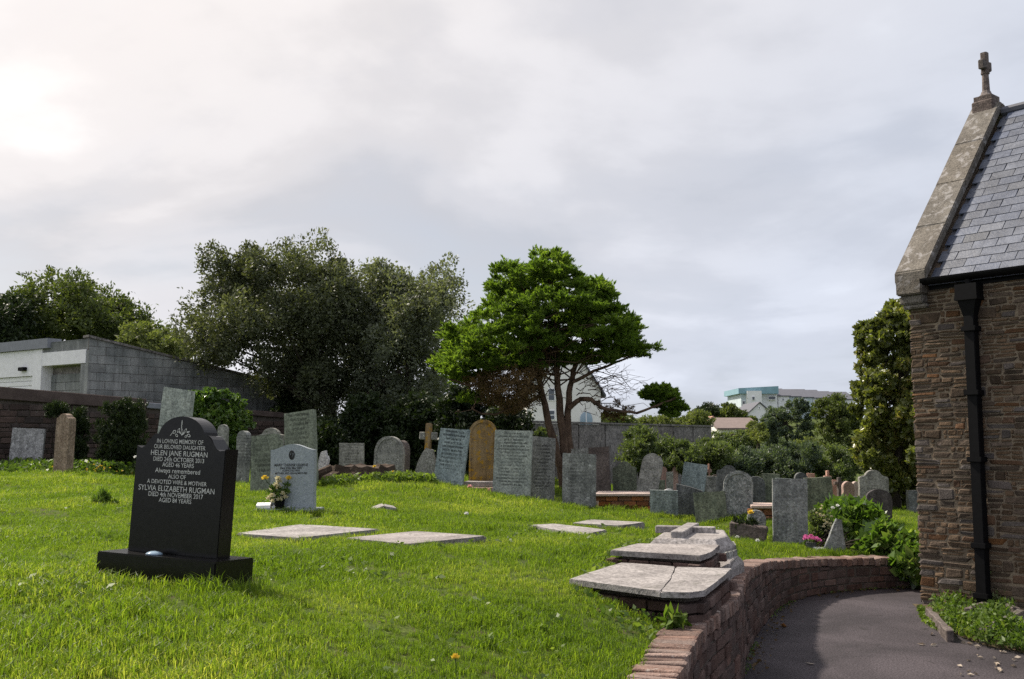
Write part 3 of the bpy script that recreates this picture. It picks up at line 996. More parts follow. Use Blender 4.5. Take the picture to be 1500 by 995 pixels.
smesh = [piece_mesh('slate', v, 0.015, 0.02) for v in range(4)]
restV, restF = [], []
for (loc, sc) in slates:
    M = Matrix.Translation(loc) @ Matrix.Rotation(tilt + R.uniform(-.006, .006), 4, 'X') @ Matrix.Diagonal((*sc, 1))
    if n_sl < 299:
        o = link_mesh('slate', smesh[R.randrange(4)], roof)
        o.matrix_local = M
        n_sl += 1
    else:
        me = smesh[R.randrange(4)]
        b0 = len(restV)
        restV += [M @ q.co for q in me.vertices]
        restF += [[i + b0 for i in p.vertices] for p in me.polygons]
o = pydata('slate_run', restV, restF, 'slate', roof)
o['kind'] = 'stuff'
bm = bmesh.new()
tube(bm, [Vector((0.26, HALF, RIDGE - EAVE + 0.01)), Vector((WLEN, HALF, RIDGE - EAVE + 0.01))], [0.055, 0.055], 8)
from_bm('ridge_tile', bm, 'dark_roof', roof)
# gable coping stones up the verge
ncop = 4
for sg in (0, 1):
    for i in range(ncop):
        t0, t1 = -0.075 + i * (1.055 / ncop), -0.075 + (i + 1) * (1.055 / ncop) - 0.003
        bm = bmesh.new()
        for (t) in (t0, t1):
            pass
        y0, y1 = HALF * t0, HALF * t1
        za, zb = EAVE + (RIDGE - EAVE) * t0 + 0.05, EAVE + (RIDGE - EAVE) * t1 + 0.05
        if sg:
            y0, y1 = 2 * HALF - y0, 2 * HALF - y1
        vs = []
        for (y, z_) in ((y0, za), (y1, zb)):
            for (x, dz) in ((-0.075, 0.0), (0.26, 0.0), (0.26, 0.13), (-0.075, 0.13)):
                vs.append(bm.verts.new((x, y, z_ + dz + R.uniform(-.004, .004))))
        for f in ((3, 2, 1, 0), (4, 5, 6, 7), (0, 1, 5, 4), (1, 2, 6, 5), (2, 3, 7, 6), (3, 0, 4, 7)):
            bm.faces.new([vs[k] for k in f])
        bmesh.ops.bevel(bm, geom=list(bm.edges), offset=0.012, segments=2, affect='EDGES')
        from_bm('coping_stone', bm, 'coping_stone', church)
# kneeler under the coping foot: corbel with mouldings
kn = empty('kneeler', (0, 0, 0))
kn.parent = church
for (x0, x1, y0, z0, z1) in ((-0.06, 0.21, -0.14, EAVE - 0.21, EAVE - 0.05), (-0.045, 0.20, -0.10, EAVE - 0.30, EAVE - 0.21), (-0.03, 0.22, -0.075, EAVE - 0.345, EAVE - 0.30)):
    box('moulding', 'coping_stone', kn, x0, x1, y0, 0.30, z0, z1, 0.012)
# finial cross on the apex
fin = empty('finial_cross', (0.085, HALF, RIDGE + 0.05))
fin.parent = church
fin.scale = (0.72, 0.72, 0.72)
bm = bmesh.new()
bm_box(bm, -0.17, 0.17, -0.17, 0.17, -0.06, 0.16)
bmesh.ops.bevel(bm, geom=list(bm.edges), offset=0.02, segments=1, affect='EDGES')
bm_box(bm, -0.14, 0.14, -0.14, 0.14, 0.155, 0.24)
from_bm('apex_stone', bm, 'brown_stone', fin)
bm = bmesh.new()
tube(bm, [Vector((0, 0, z_)) for z_ in (0.235, 0.25, 0.29, 0.30, 0.33, 0.345)], [0.125, 0.125, 0.085, 0.08, 0.07, 0.06], 8)
from_bm('base_moulding', bm, 'brown_stone', fin)
bm = bmesh.new()
tube(bm, [Vector((0, 0, z_)) for z_ in (0.34, 0.345, 0.61, 0.62, 0.65, 0.66)], [0.062, 0.058, 0.05, 0.066, 0.066, 0.05], 8)
bm_box(bm, -0.05, 0.05, -0.055, 0.055, 0.655, 0.97)
bmesh.ops.bevel(bm, geom=[e for e in bm.edges if e.calc_length() > 0.25 and e.verts[0].co.z > 0.6], offset=0.018, segments=1, affect='EDGES')
from_bm('cross_shaft', bm, 'brown_stone', fin)
for sg in (-1, 1):
    bm = bmesh.new()
    bm_box(bm, -0.048, 0.048, 0.0, 0.14, 0.70, 0.82)
    for v_ in bm.verts:
        if v_.co.y > 0.1:
            v_.co.z = 0.76 + (v_.co.z - 0.76) * 1.35
        v_.co.y *= sg
    bmesh.ops.bevel(bm, geom=list(bm.edges), offset=0.015, segments=1, affect='EDGES')
    from_bm('cross_arm', bm, 'brown_stone', fin)
# gutter, hopper head and downpipe
gut = empty('rainwater_goods', (0, 0, 0))
gut.parent = church
bm = bmesh.new()
N = 10
g0, g1 = 0.20, WLEN
ra = []
for x in (g0, g1):
    ring = []
    for k in range(N + 1):
        th = math.pi + math.pi * k / N
        ring.append(bm.verts.new((x, -0.085 + 0.062 * math.cos(th), EAVE - 0.065 + 0.062 * math.sin(th))))
    for k in range(N, -1, -1):
        th = math.pi + math.pi * k / N
        ring.append(bm.verts.new((x, -0.085 + 0.054 * math.cos(th), EAVE - 0.063 + 0.054 * math.sin(th))))
    ra.append(ring)
for k in range(len(ra[0])):
    k2 = (k + 1) % len(ra[0])
    bm.faces.new((ra[0][k], ra[0][k2], ra[1][k2], ra[1][k]))
bm.faces.new(ra[0])
bm.faces.new(ra[1][::-1])
from_bm('gutter', bm, 'black_iron', gut)
box('fascia', 'black_iron', gut, 0.23, WLEN, -0.018, 0.05, EAVE - 0.17, EAVE - 0.045)
PX = 0.66
bm = bmesh.new()
tube(bm, [Vector((PX, -0.085, z_)) for z_ in (EAVE - 0.19, EAVE - 0.135, EAVE - 0.12)], [0.03, 0.03, 0.03], 10)
bm_box(bm, PX - 0.105, PX + 0.105, -0.155, -0.012, EAVE - 0.30, EAVE - 0.17)
vs = bm_box(bm, PX - 0.11, PX + 0.11, -0.162, -0.010, EAVE - 0.325, EAVE - 0.295)
vs = bm_box(bm, PX - 0.09, PX + 0.09, -0.145, -0.014, EAVE - 0.48, EAVE - 0.32)
for v_ in vs[:4]:
    v_.co.x = PX + (v_.co.x - PX) * 0.55
    v_.co.y = -0.075 + (v_.co.y + 0.08) * 0.62
from_bm('hopper_head', bm, 'black_iron', gut)
box('downpipe', 'black_iron', gut, PX - 0.050, PX + 0.050, -0.117, -0.022, 0.02, EAVE - 0.47, 0.006)
for z_ in (EAVE - 0.60, 2.05, 1.42, 0.62, 0.16):
    box('pipe_collar', 'black_iron', gut, PX - 0.072, PX + 0.072, -0.138, -0.012, z_ - 0.025, z_ + 0.025, 0.006)

# ------------------------------------------------------------------ memorial stones
EXCL = []          # (x, y, r) no grass here
EXPOLY = []        # ground polygons without grass


def outline(shape, w, h, rr_):
    hw = w / 2
    if shape == 'flat':
        k = rr_.uniform(-0.015, 0.015) * h
        top = [(hw, h + k), (-hw, h - k)]
    elif shape == 'chip':
        top = [(hw, h * 0.90), (hw * 0.84, h * 0.93), (hw * 0.78, h * 1.0), (hw * 0.45, h * 1.015), (hw * 0.38, h), (-hw, h * 0.985)]
    elif shape == 'wedgetop':
        top = [(hw, h * 0.80), (0.2 * hw, h * 0.9), (-hw, h)]
    elif shape == 'broken':
        top = [(hw * 1.2, h * 0.75), (hw * 0.75, h * 0.86), (hw * 0.5, h * 0.8), (0, h), (-hw, h * 0.92)]
    elif shape in ('round', 'roundlow'):
        rise = hw * (0.95 if shape == 'round' else 0.75)
        top = [(hw * math.cos(a), h - rise + rise * math.sin(a)) for a in np.linspace(0, math.pi, 17)]
        if shape == 'roundlow':
            top = [(x * (0.9 + 0.1 * (z / h)), z) for x, z in top]
    elif shape == 'gothic':
        rise = hw * 1.15
        top = []
        for a in np.linspace(0, 1, 9):
            top.append((hw * math.cos(a * math.pi / 2) ** 0.9 if a < 1 else 0, h - rise + rise * math.sin(a * math.pi / 2)))
        top = top + [(-x, z) for x, z in top[-2::-1]]
    elif shape == 'ogee':
        top = [(hw, h * 0.72), (hw * 0.85, h * 0.82), (hw * 0.5, h * 0.93), (0, h), (-hw * 0.5, h * 0.93), (-hw * 0.85, h * 0.82), (-hw, h * 0.72)]
    else:  # shoulder: round head between shoulders
        r_ = hw * 0.56
        sh = h - r_ * 0.9
        top = [(hw, sh - 0.02), (hw * 0.93, sh + 0.005), (hw * 0.72, sh + 0.012)]
        top += [(r_ * math.cos(a) * 1.05, sh + r_ * 0.9 * math.sin(a)) for a in np.linspace(0.18, math.pi - 0.18, 11)]
        top += [(-hw * 0.72, sh + 0.012), (-hw * 0.93, sh + 0.005), (-hw, sh - 0.02)]
    pts = [(-hw, -0.3), (hw, -0.3)] + top
    # densify straight runs and wear the edge a little
    out = []
    for i in range(len(pts)):
        a, b = pts[i], pts[(i + 1) % len(pts)]
        L = math.hypot(b[0] - a[0], b[1] - a[1])
        k = max(1, int(L / 0.09))
        for q in range(k):
            t = q / k
            j = 0.0035 if q else 0.002
            out.append((a[0] + (b[0] - a[0]) * t + rr_.uniform(-j, j), a[1] + (b[1] - a[1]) * t + rr_.uniform(-j, j)))
    return out


def slab_bm(pts, t, bev=0.008, y_front=None):
    bm = bmesh.new()
    yf = -t / 2 if y_front is None else y_front
    fr = [bm.verts.new((x, yf, z)) for x, z in pts]
    bk = [bm.verts.new((x, yf + t, z)) for x, z in pts]
    n = len(pts)
    f1 = bm.faces.new(fr)
    f2 = bm.faces.new(bk[::-1])
    for i in range(n):
        bm.faces.new((fr[(i + 1) % n], fr[i], bk[i], bk[(i + 1) % n]))
    if bev:
        bmesh.ops.bevel(bm, geom=list(f1.edges) + list(f2.edges), offset=bev, segments=2, affect='EDGES')
    return bm


def pose(o, loc, yaw=0.0, roll=0.0, back=0.0):
    o.matrix_world = Matrix.Translation(loc) @ Matrix.Rotation(rad(-yaw), 4, 'Z') @ Matrix.Rotation(rad(roll), 4, 'Y') @ Matrix.Rotation(rad(-back), 4, 'X')


for i, (shape, Y, cx_, by, wp, hp, roll, yaw, back, th, mat, c_, label) in enumerate(ST):
    rr = random.Random(100 + i)
    W_, H_ = wp * mpp(Y) / max(0.35, math.cos(rad(yaw))), hp * mpp(Y)
    q = at_y(cx_, by, Y)
    gz = lz(q.x, q.y)
    H_ += q.z - gz
    bm = slab_bm(outline(shape, W_, H_, rr), th)
    rim = mat == 'mottled' or shape == 'gothic' or mat == 'ochre_lichen'
    if rim and wp > 30:
        root = empty('headstone', (0, 0, 0), 0, label, 'headstone')
        from_bm('slab', bm, mat, root)
        o2 = outline(shape, W_, H_, rr)
        inn = [(x * 0.84, (z if z < 0 else z * (1 - 0.085 * W_ / max(H_, .1)) - 0.008)) for x, z in o2]
        bm = bmesh.new()
        n = len(o2)
        rim_y = -th / 2 - 0.018
        A = [bm.verts.new((x, rim_y, z)) for x, z in o2]
        B = [bm.verts.new((x, rim_y, z)) for x, z in inn]
        A2 = [bm.verts.new((x, -th / 2 + 0.004, z)) for x, z in o2]
        B2 = [bm.verts.new((x, -th / 2 + 0.004, z)) for x, z in inn]
        for k in range(n):
            k2 = (k + 1) % n
            bm.faces.new((A[k], A[k2], B[k2], B[k]))
            bm.faces.new((A[k2], A[k], A2[k], A2[k2]))
            bm.faces.new((B[k], B[k2], B2[k2], B2[k]))
        from_bm('raised_rim', bm, 'old_grey' if shape == 'gothic' else mat, root)
        pose(root, (q.x, q.y, gz), yaw, roll, back)
    else:
        o = from_bm('headstone', bm, mat)
        tag(o, label, 'headstone')
        pose(o, (q.x, q.y, gz), yaw, roll, back)
    EXCL.append((q.x, q.y, W_ * 0.32))

# ---- black granite headstone in the foreground
def text_mesh(name, s, width, mat, parent, x, y, z, hscale=1.0, bold=0.0):
    cu = bpy.data.curves.new('lettering', 'FONT')
    cu.body = s
    cu.size = 1.0
    cu.offset = bold
    cu.align_x = 'CENTER'
    to = bpy.data.objects.new('lettering', cu)
    COL.objects.link(to)
    bpy.context.view_layer.update()
    me = bpy.data.meshes.new_from_object(to.evaluated_get(bpy.context.evaluated_depsgraph_get()))
    bpy.data.objects.remove(to)
    co = np.empty(len(me.vertices) * 3)
    me.vertices.foreach_get('co', co)
    co = co.reshape(-1, 3)
    k = width / (co[:, 0].max() - co[:, 0].min())
    cx0 = (co[:, 0].max() + co[:, 0].min()) / 2
    out = np.zeros_like(co)
    out[:, 0] = (co[:, 0] - cx0) * k
    out[:, 2] = co[:, 1] * k * hscale
    me.vertices.foreach_set('co', out.ravel())
    me.materials.clear()
    me.materials.append(MATS[mat])
    me.update()
    return link_mesh(name, me, parent, None, (x, y, z))


BYAW = 21.0
bl = empty('headstone', (0, 0, 0), 0, 'polished black granite headstone with silver lettering on a wide plinth in the foreground', 'headstone')
bc = at_y(257, 842, 5.30)
bz = lz(bc.x, bc.y)
pose(bl, (bc.x, bc.y, bc.z + 0.005), BYAW, 2.0, 2.0)
EXCL.append((bc.x, bc.y, 0.44))
N_BL = len(EXCL) - 1
BW, BT, BH = 0.575, 0.11, 0.715
PT = 0.100      # plinth height
bm = bmesh.new()
bm_box(bm, -0.375, 0.375, -0.17, 0.15, -0.15, PT)
bmesh.ops.bevel(bm, geom=[e for e in bm.edges if abs(e.verts[0].co.z - PT) < 1e-4 or abs(e.verts[1].co.z - PT) < 1e-4], offset=0.006, segments=2, affect='EDGES')
from_bm('plinth', bm, 'granite_black', bl)
hw = BW / 2
top = [(hw, 0.556), (hw * 0.94, 0.543), (hw * 0.87, 0.541), (hw * 0.80, 0.552), (hw * 0.74, 0.578), (hw * 0.68, 0.604), (hw * 0.62, 0.619), (hw * 0.57, 0.623), (0.150, 0.617)]
top += [(0.150 * math.cos(a), 0.606 + 0.112 * math.sin(a)) for a in np.linspace(0.17, math.pi - 0.17, 23)]
top += [(-x, z) for x, z in top[8::-1]]
bpts = [(-hw * 1.0, 0), (hw * 1.0, 0)] + top
bm = slab_bm([(x, z + PT + 0.001) for x, z in bpts], BT, 0.004, -0.045)
slab = from_bm('stone_slab', bm, 'granite_black', bl)
L_ = [('IN LOVING MEMORY OF', .315, .585, 1.25), ('OUR BELOVED DAUGHTER', .35, .556, 1.2), ('HELEN JANE RUGMAN', .385, .520, 1.15), ('DIED 24th OCTOBER 2013', .345, .490, 1.2), ('AGED 46 YEARS', .215, .462, 1.2),
      ('Always remembered', .305, .430, 1.1), ('ALSO OF', .12, .402, 1.15), ('A DEVOTED WIFE & MOTHER', .405, .372, 1.15), ('SYLVIA ELIZABETH RUGMAN', .515, .334, 1.15), ('DIED 4th NOVEMBER 2017', .37, .305, 1.2), ('AGED 84 YEARS', .22, .277, 1.2)]
for (s, wd, z_, hs) in L_:
    text_mesh('inscription', s, wd * 0.95, 'letter_silver', bl, -0.005, -0.0465, PT + z_ - 0.01, hs * 0.92, 0.004)
# engraved flower spray
bm = bmesh.new()


def ell(bm, x, z, a, b, rot, y=-0.0465, ring=False):
    n = 14
    o = [bm.verts.new((x + a * math.cos(t) * math.cos(rot) - b * math.sin(t) * math.sin(rot), y, z + a * math.cos(t) * math.sin(rot) + b * math.sin(t) * math.cos(rot))) for t in np.linspace(0, 2 * math.pi, n, endpoint=False)]
    if ring:
        i_ = [bm.verts.new((x + .6 * a * math.cos(t) * math.cos(rot) - .6 * b * math.sin(t) * math.sin(rot), y, z + .6 * a * math.cos(t) * math.sin(rot) + .6 * b * math.sin(t) * math.cos(rot))) for t in np.linspace(0, 2 * math.pi, n, endpoint=False)]
        for k in range(n):
            bm.faces.new((o[k], o[(k + 1) % n], i_[(k + 1) % n], i_[k]))
    else:
        bm.faces.new(o)


e0 = PT + 0.632
for (x, z_, a_, b_, r_, rg) in ((0.0, .052, .003, .016, 0, 0), (-.045, .004, .012, .009, .6, 1), (-.028, -.014, .010, .007, -.6, 1), (.05, -.012, .013, .008, -.5, 1), (.032, -.018, .008, .006, .5, 1), (-.018, .012, .006, .014, -.5, 1), (.006, .01, .005, .016, .4, 1), (.026, .012, .006, .014, -.6, 1), (.012, -.004, .014, .005, .6, 0), (-.008, .002, .012, .004, -.7, 0), (.044, .006, .010, .004, .2, 0), (-.064, -.010, .012, .002, .9, 0), (0.0, .03, .0025, .012, .2, 0)):
    ell(bm, x - 0.002, e0 + z_, a_, b_, r_, ring=bool(rg))
from_bm('flower_engraving', bm, 'letter_silver', bl)
# little glass votive dish on the plinth
bm = bmesh.new()
tube(bm, [Vector((0, 0, z_)) for z_ in (0, 0.005, 0.011, 0.017, 0.019)], [0.040, 0.043, 0.036, 0.022, 0.008], 14)
dish = from_bm('votive_dish', bm, 'pale_glass', smooth=True)
tag(dish, 'small shiny glass dish lying on the black headstone plinth', 'dish')
dish.matrix_world = bl.matrix_world @ Matrix.Translation((-0.06, -0.105, PT + 0.0005))

# ---- grey speckled granite headstone
gl = empty('headstone', (0, 0, 0), 0, 'speckled light grey granite headstone with black lettering and flowers at its foot', 'headstone')
gc = at_y(425, 756, 10.9)
pose(gl, (gc.x, gc.y, gc.z), 7, -0.6, 0)
EXCL.append((gc.x, gc.y, 0.26))
bm = bmesh.new()
bm_box(bm, -0.335, 0.335, -0.17, 0.15, -0.12, 0.085)
bmesh.ops.bevel(bm, geom=list(bm.edges), offset=0.005, segments=2, affect='EDGES')
from_bm('plinth', bm, 'granite_grey', gl)
hw = 0.245
top = [(hw, .625)] + [(hw * c_, .625 + .062 * (0.5 + 0.5 * math.cos(math.pi * c_)) ** 0.9) for c_ in np.linspace(0.92, -0.92, 21)] + [(-hw, .625)]
bm = slab_bm([(x + 0.03, z_ + 0.086) for x, z_ in [(-hw, 0), (hw, 0)] + top], 0.09, 0.004, -0.04)
from_bm('stone_slab', bm, 'granite_grey', gl)
for (s, wd, z_) in (('MARY THERESE HEARNE', .375, .535), ('Died 24th May 2007', .25, .505), ('A DEVOTED WIFE', .20, .478), ('MOTHER AND GRANDMOTHER', .36, .450)):
    text_mesh('inscription', s, wd, 'letter_black', gl, 0.02, -0.0425, z_, 1.15, 0.016)
bm = bmesh.new()
for (x, z_, a_, b_, r_, rg) in ((0, .655, .034, .052, 0, 1), (0, .665, .012, .020, 0, 0), (-.004, .632, .014, .030, .1, 0), (.018, .645, .006, .022, -.4, 0), (-.02, .645, .006, .02, .4, 0)):
    ell(bm, x + 0.025, z_, a_, b_, r_, y=-0.0425, ring=bool(rg))
from_bm('figure_engraving', bm, 'letter_black', gl)
# base slab under the grey headstone
p4 = [on_z(*a, gc.z + 0.012) for a in ((440, 765), (458, 757), (484, 760), (472, 764))]


def gpoly(name, pts, z0, z1, mat, label=None, cat=None, parent=None, bev=0.01, jit=0.006, sub=6):
    out = []
    rr_ = random.Random(int(abs(pts[0][0]) * 991) % 977)
    n = len(pts)
    for i in range(n):
        a, b = pts[i], pts[(i + 1) % n]
        for k in range(sub):
            t = k / sub
            out.append((a[0] + (b[0] - a[0]) * t + rr_.uniform(-jit, jit), a[1] + (b[1] - a[1]) * t + rr_.uniform(-jit, jit)))
    ar = sum(out[i][0] * out[(i + 1) % len(out)][1] - out[(i + 1) % len(out)][0] * out[i][1] for i in range(len(out)))
    if ar < 0:
        out = out[::-1]
    bm = bmesh.new()
    a, b = bm_prism(bm, out, z0, z1)
    if bev:
        bmesh.ops.bevel(bm, geom=[e for e in bm.edges if abs(e.verts[0].co.z - z1) < 1e-5 and abs(e.verts[1].co.z - z1) < 1e-5], offset=bev, segments=2, affect='EDGES')
    o = from_bm(name, bm, mat, parent)
    if label:
        tag(o, label, cat)
    EXPOLY.append([(p[0], p[1]) for p in pts])
    return o


gpoly('foot_slab', p4, gc.z - 0.1, gc.z + 0.012, 'ledger', 'small pale slab edge showing in the grass right of the grey headstone', 'slab')

# flat ledger slabs in the grass
for (pts, z_, label) in (([(345, 781), (440, 768), (556, 775), (435, 788)], None, 'long pale ledger slab in the grass just right of the black headstone'),
                         ([(505, 788), (608, 778), (713, 785), (597, 797)], None, 'pale ledger slab lying in the middle of the lawn'),
                         ([(776, 769), (812, 767), (889, 776), (853, 783)], None, 'narrow pale ledger slab on the lawn left of the chest tombs'),
                         ([(838, 766), (866, 761), (945, 765), (905, 770)], None, 'farthest pale ledger slab on the lawn in front of the dark slate headstone')):
    zc = 0.78
    for _ in range(4):
        c = [on_z(*a, zc) for a in pts]
        zc = max(lz(q.x, q.y) for q in c[:]) * 0.5 + 0.5 * sum(lz(q.x, q.y) for q in c) / 4 + 0.045
    gpoly('ledger_slab', [on_z(*a, zc) for a in pts], zc - 0.14, zc, 'ledger', label, 'slab')

# ---- cracked table tomb built on the retaining wall
ta = empty('table_tomb', (0, 0, 0), 0, 'low brick tomb with a cracked pale slab overhanging the path wall', 'tomb')
zA = 0.785
A_ = [on_z(*a, zA) for a in ((833, 848), (910, 824), (1073, 832), (1034, 864), (1010, 867))]
cr = [on_z(*a, zA) for a in ((968, 866), (984, 846), (990, 829.5))]
crL = [on_z(*a, zA) for a in ((966.5, 866), (982.5, 846), (988.8, 829.5))]
gpoly('slab_piece', [A_[0], crL[0], crL[1], crL[2], A_[1]], zA - 0.033, zA, 'ledger', parent=ta, bev=0.006, jit=0.004)
gpoly('slab_piece', [cr[0], A_[4], A_[3], A_[2], cr[2], cr[1]], zA - 0.035, zA - 0.003, 'ledger', parent=ta, bev=0.006, jit=0.004)
cen = sum((Vector(q) for q in A_), Vector()) / 5
ins = [q + (cen - q) * 0.14 for q in (A_[0], A_[4], A_[3], A_[2], A_[1])]
ins = [Vector((q.x, q.y, 0)) for q in ins]
bm = bmesh.new()
core = [q + (Vector((cen.x, cen.y, 0)) - q) * 0.05 for q in ins]
bm_prism(bm, [(q.x, q.y) for q in core], 0.45, zA - 0.036)
from_bm('mortar_core', bm, 'mortar', ta)
rr = random.Random(8)
for e in range(4):
    a, b = ins[e], ins[(e + 1) % 5]
    d = (b - a)
    L = d.length
    d.normalize()
    for r_ in range(4):
        z_ = 0.50 + r_ * 0.062
        x = -0.03 + (r_ % 2) * -0.06
        while x < L - 0.02:
            ln = min(0.19 + rr.uniform(-.02, .02), L - x + 0.03)
            p = a + d * (x + ln / 2)
            link_mesh('brick', piece_mesh('brick_red', R.randrange(5)), ta, None, (p.x + rr.uniform(-.004, .004), p.y, z_), (0, 0, math.atan2(d.y, d.x)), (ln - 0.01, 0.09, 0.053))
            x += ln

# ---- second brick tomb with a plain slab
tb = empty('table_tomb', (0, 0, 0), 0, 'middle brick tomb with a plain pale slab behind the cracked one', 'tomb')
zB = 0.85
B_ = [on_z(*a, zB) for a in ((894, 806), (934, 796), (1054, 798), (1043, 808), (1026, 814))]
gpoly('slab', B_, zB - 0.036, zB, 'ledger', parent=tb, bev=0.006, jit=0.004)
cen = sum((Vector(q) for q in B_), Vector()) / 5
ins = [Vector((q.x, q.y, 0)) for q in (q + (cen - q) * 0.13 for q in (B_[0], B_[4], B_[3], B_[2], B_[1]))]
bm = bmesh.new()
bm_prism(bm, [(q.x + (cen.x - q.x) * .06, q.y + (cen.y - q.y) * .06) for q in ins], 0.5, zB - 0.037)
from_bm('mortar_core', bm, 'mortar', tb)
for e in range(4):
    a, b = ins[e], ins[(e + 1) % 5]
    d = (b - a)
    L = d.length
    d.normalize()
    for r_ in range(4):
        z_ = 0.58 + r_ * 0.062
        x = -0.03 - (r_ % 2) * 0.06
        while x < L - 0.02:
            ln = min(0.17 + rr.uniform(-.02, .02), L - x + 0.03)
            p = a + d * (x + ln / 2)
            link_mesh('brick', piece_mesh('brick_red', R.randrange(5)), tb, None, (p.x, p.y, z_), (0, 0, math.atan2(d.y, d.x)), (ln - 0.01, 0.08, 0.053))
            x += ln

# ---- hipped tomb with a raised cross
tcx = empty('chest_tomb', (0, 0, 0), 0, 'pale hipped tomb with a raised stone cross lying on its top', 'tomb')
zC = 0.84
C_ = [on_z(*a, zC) for a in ((934, 795), (1048, 799), (1076, 789), (1066, 782), (972, 783))]
C_ = [Vector((0.98, 7.50, 0)), Vector((1.52, 7.42, 0)), Vector((1.70, 7.72, 0)), Vector((1.80, 8.35, 0)), Vector((1.28, 8.55, 0))]
cen = sum(C_, Vector()) / 5
ar = C_
bm = bmesh.new()
lo = [bm.verts.new((q.x, q.y, 0.45)) for q in ar]
md = [bm.verts.new((q.x, q.y, zC - 0.045)) for q in ar]
hi = [bm.verts.new((q.x + (cen.x - q.x) * .2, q.y + (cen.y - q.y) * .2, zC + 0.03)) for q in ar]
for A1, B1 in ((lo, md), (md, hi)):
    for k in range(5):
        bm.faces.new((A1[k], A1[(k + 1) % 5], B1[(k + 1) % 5], B1[k]))
bm.faces.new(hi)
bmesh.ops.bevel(bm, geom=[e for e in bm.edges if e.calc_length() > 0.2], offset=0.008, segments=1, affect='EDGES')
from_bm('tomb_body', bm, 'ledger', tcx)
EXPOLY.append([(q.x, q.y) for q in ar])
crz = zC + 0.03
# the cross: shaft along the tomb, arms across
sa, sb = on_z(987, 787, crz + 0.03), on_z(1030, 775, crz + 0.03)
sa = Vector((1.24, 7.58, 0))
sb = Vector((1.50, 8.36, 0))
dl = (sb - sa).normalized()
dn = Vector((-dl.y, dl.x, 0))
for (nm, p, q, hw_, hh) in (('cross_shaft', sa, sb, 0.05, 0.05), ('cross_arm', sa + dl * 0.50 + dn * 0.045, sa + dl * 0.50 + dn * 0.25, 0.045, 0.047), ('cross_arm', sa + dl * 0.50 - dn * 0.045, sa + dl * 0.50 - dn * 0.22, 0.045, 0.047)):
    d = (q - p).normalized()
    n_ = Vector((-d.y, d.x, 0))
    bm = bmesh.new()
    pts = [p + n_ * hw_, p - n_ * hw_, q - n_ * hw_, q + n_ * hw_]
    bm_prism(bm, [(v_.x, v_.y) for v_ in pts], crz - 0.01, crz + hh)
    bmesh.ops.bevel(bm, geom=list(bm.edges), offset=0.006, segments=1, affect='EDGES')
    from_bm(nm, bm, 'ledger', tcx)
# side panels with dark slots on the path side
for k in range(6):
    t = 0.08 + k * 0.16
    p = C_[2].lerp(C_[3], t) if k > 2 else C_[1].lerp(C_[2], 0.2 + k * 0.3)
    d = (C_[3] - C_[2]) if k > 2 else (C_[2] - C_[1])
    link_mesh('side_panel', piece_mesh('old_grey', k % 3, 0.02, 0.05), tcx, None, (p.x + 0.01, p.y - 0.008, 0.69), (0, 0, math.atan2(d.y, d.x)), (0.075, 0.04, 0.17))
# ---- coped grave kerb at the wall edge
D_ = [Vector((1.42, 7.32, 0)), Vector((1.535, 7.17, 0)), Vector((1.765, 7.70, 0)), Vector((1.80, 7.95, 0)), Vector((1.62, 7.95, 0))]
bm = bmesh.new()
cen = sum(D_, Vector()) / 5
lo = [bm.verts.new((q.x, q.y, 0.50)) for q in D_]
md = [bm.verts.new((q.x, q.y, 0.675)) for q in D_]
hi = [bm.verts.new((q.x + (cen.x - q.x) * .4, q.y + (cen.y - q.y) * .25, 0.73)) for q in D_]
for A1, B1 in ((lo, md), (md, hi)):
    for k in range(5):
        bm.faces.new((A1[k], A1[(k + 1) % 5], B1[(k + 1) % 5], B1[k]))
bm.faces.new(hi)
bmesh.ops.bevel(bm, geom=[e for e in bm.edges if e.calc_length() > 0.1], offset=0.006, segments=1, affect='EDGES')
o = from_bm('grave_kerb', bm, 'ledger')
tag(o, 'grey coped kerb block at the wall edge below the hipped tomb', 'kerb')
EXPOLY.append([(q.x, q.y) for q in D_])

# ---- far brick chest tomb with pink slab, and the small one
for (xa, xb, yt, yb, Y, dep, label) in ((873, 958, 727, 750, 16.6, 0.75, 'low orange brick chest tomb with a pinkish slab in the middle distance'),
                                        (1102, 1142, 745, 764, 14.2, 0.55, 'small brick chest tomb with a pink slab left of the tall weathered headstone')):
    a, b = at_y(xa, yt, Y), at_y(xb, yt, Y)
    g_ = min(lz(a.x, Y), lz(b.x, Y)) - 0.05
    root = empty('chest_tomb', (a.x, Y, g_), 0, label, 'tomb')
    wd, ht = b.x - a.x, a.z - g_
    box('mortar_core', 'mortar', root, 0.05, wd - 0.02, 0.05, dep, -0.1, ht - 0.005)
    nr = max(2, int(ht / 0.075))
    bh = ht / nr
    for r_ in range(nr):
        x = 0.04 - (r_ % 2) * 0.09
        while x < wd - 0.03:
            ln = min(0.21, wd - 0.01 - x)
            if ln > 0.04:
                link_mesh('brick', piece_mesh('tomb_brick', R.randrange(4)) if 'tomb_brick' in MATS else piece_mesh('coping_brick', R.randrange(4)), root, None, (x + ln / 2, 0.055, (r_ + .5) * bh), (0, 0, 0), (ln - .01, 0.07, bh - 0.01))
            x += 0.21
    bm = bmesh.new()
    bm_prism(bm, [(-0.03, -0.06), (wd + 0.05, -0.03), (wd + 0.16, dep), (0.10, dep + 0.06)], ht, ht + 0.045)
    bmesh.ops.bevel(bm, geom=list(bm.edges), offset=0.008, segments=1, affect='EDGES')
    from_bm('slab', bm, 'pink_slab' if 'pink_slab' in MATS else 'ledger', root)
    EXPOLY.append([(a.x, Y), (a.x + wd, Y), (a.x + wd + .2, Y + dep), (a.x + .1, Y + dep)])

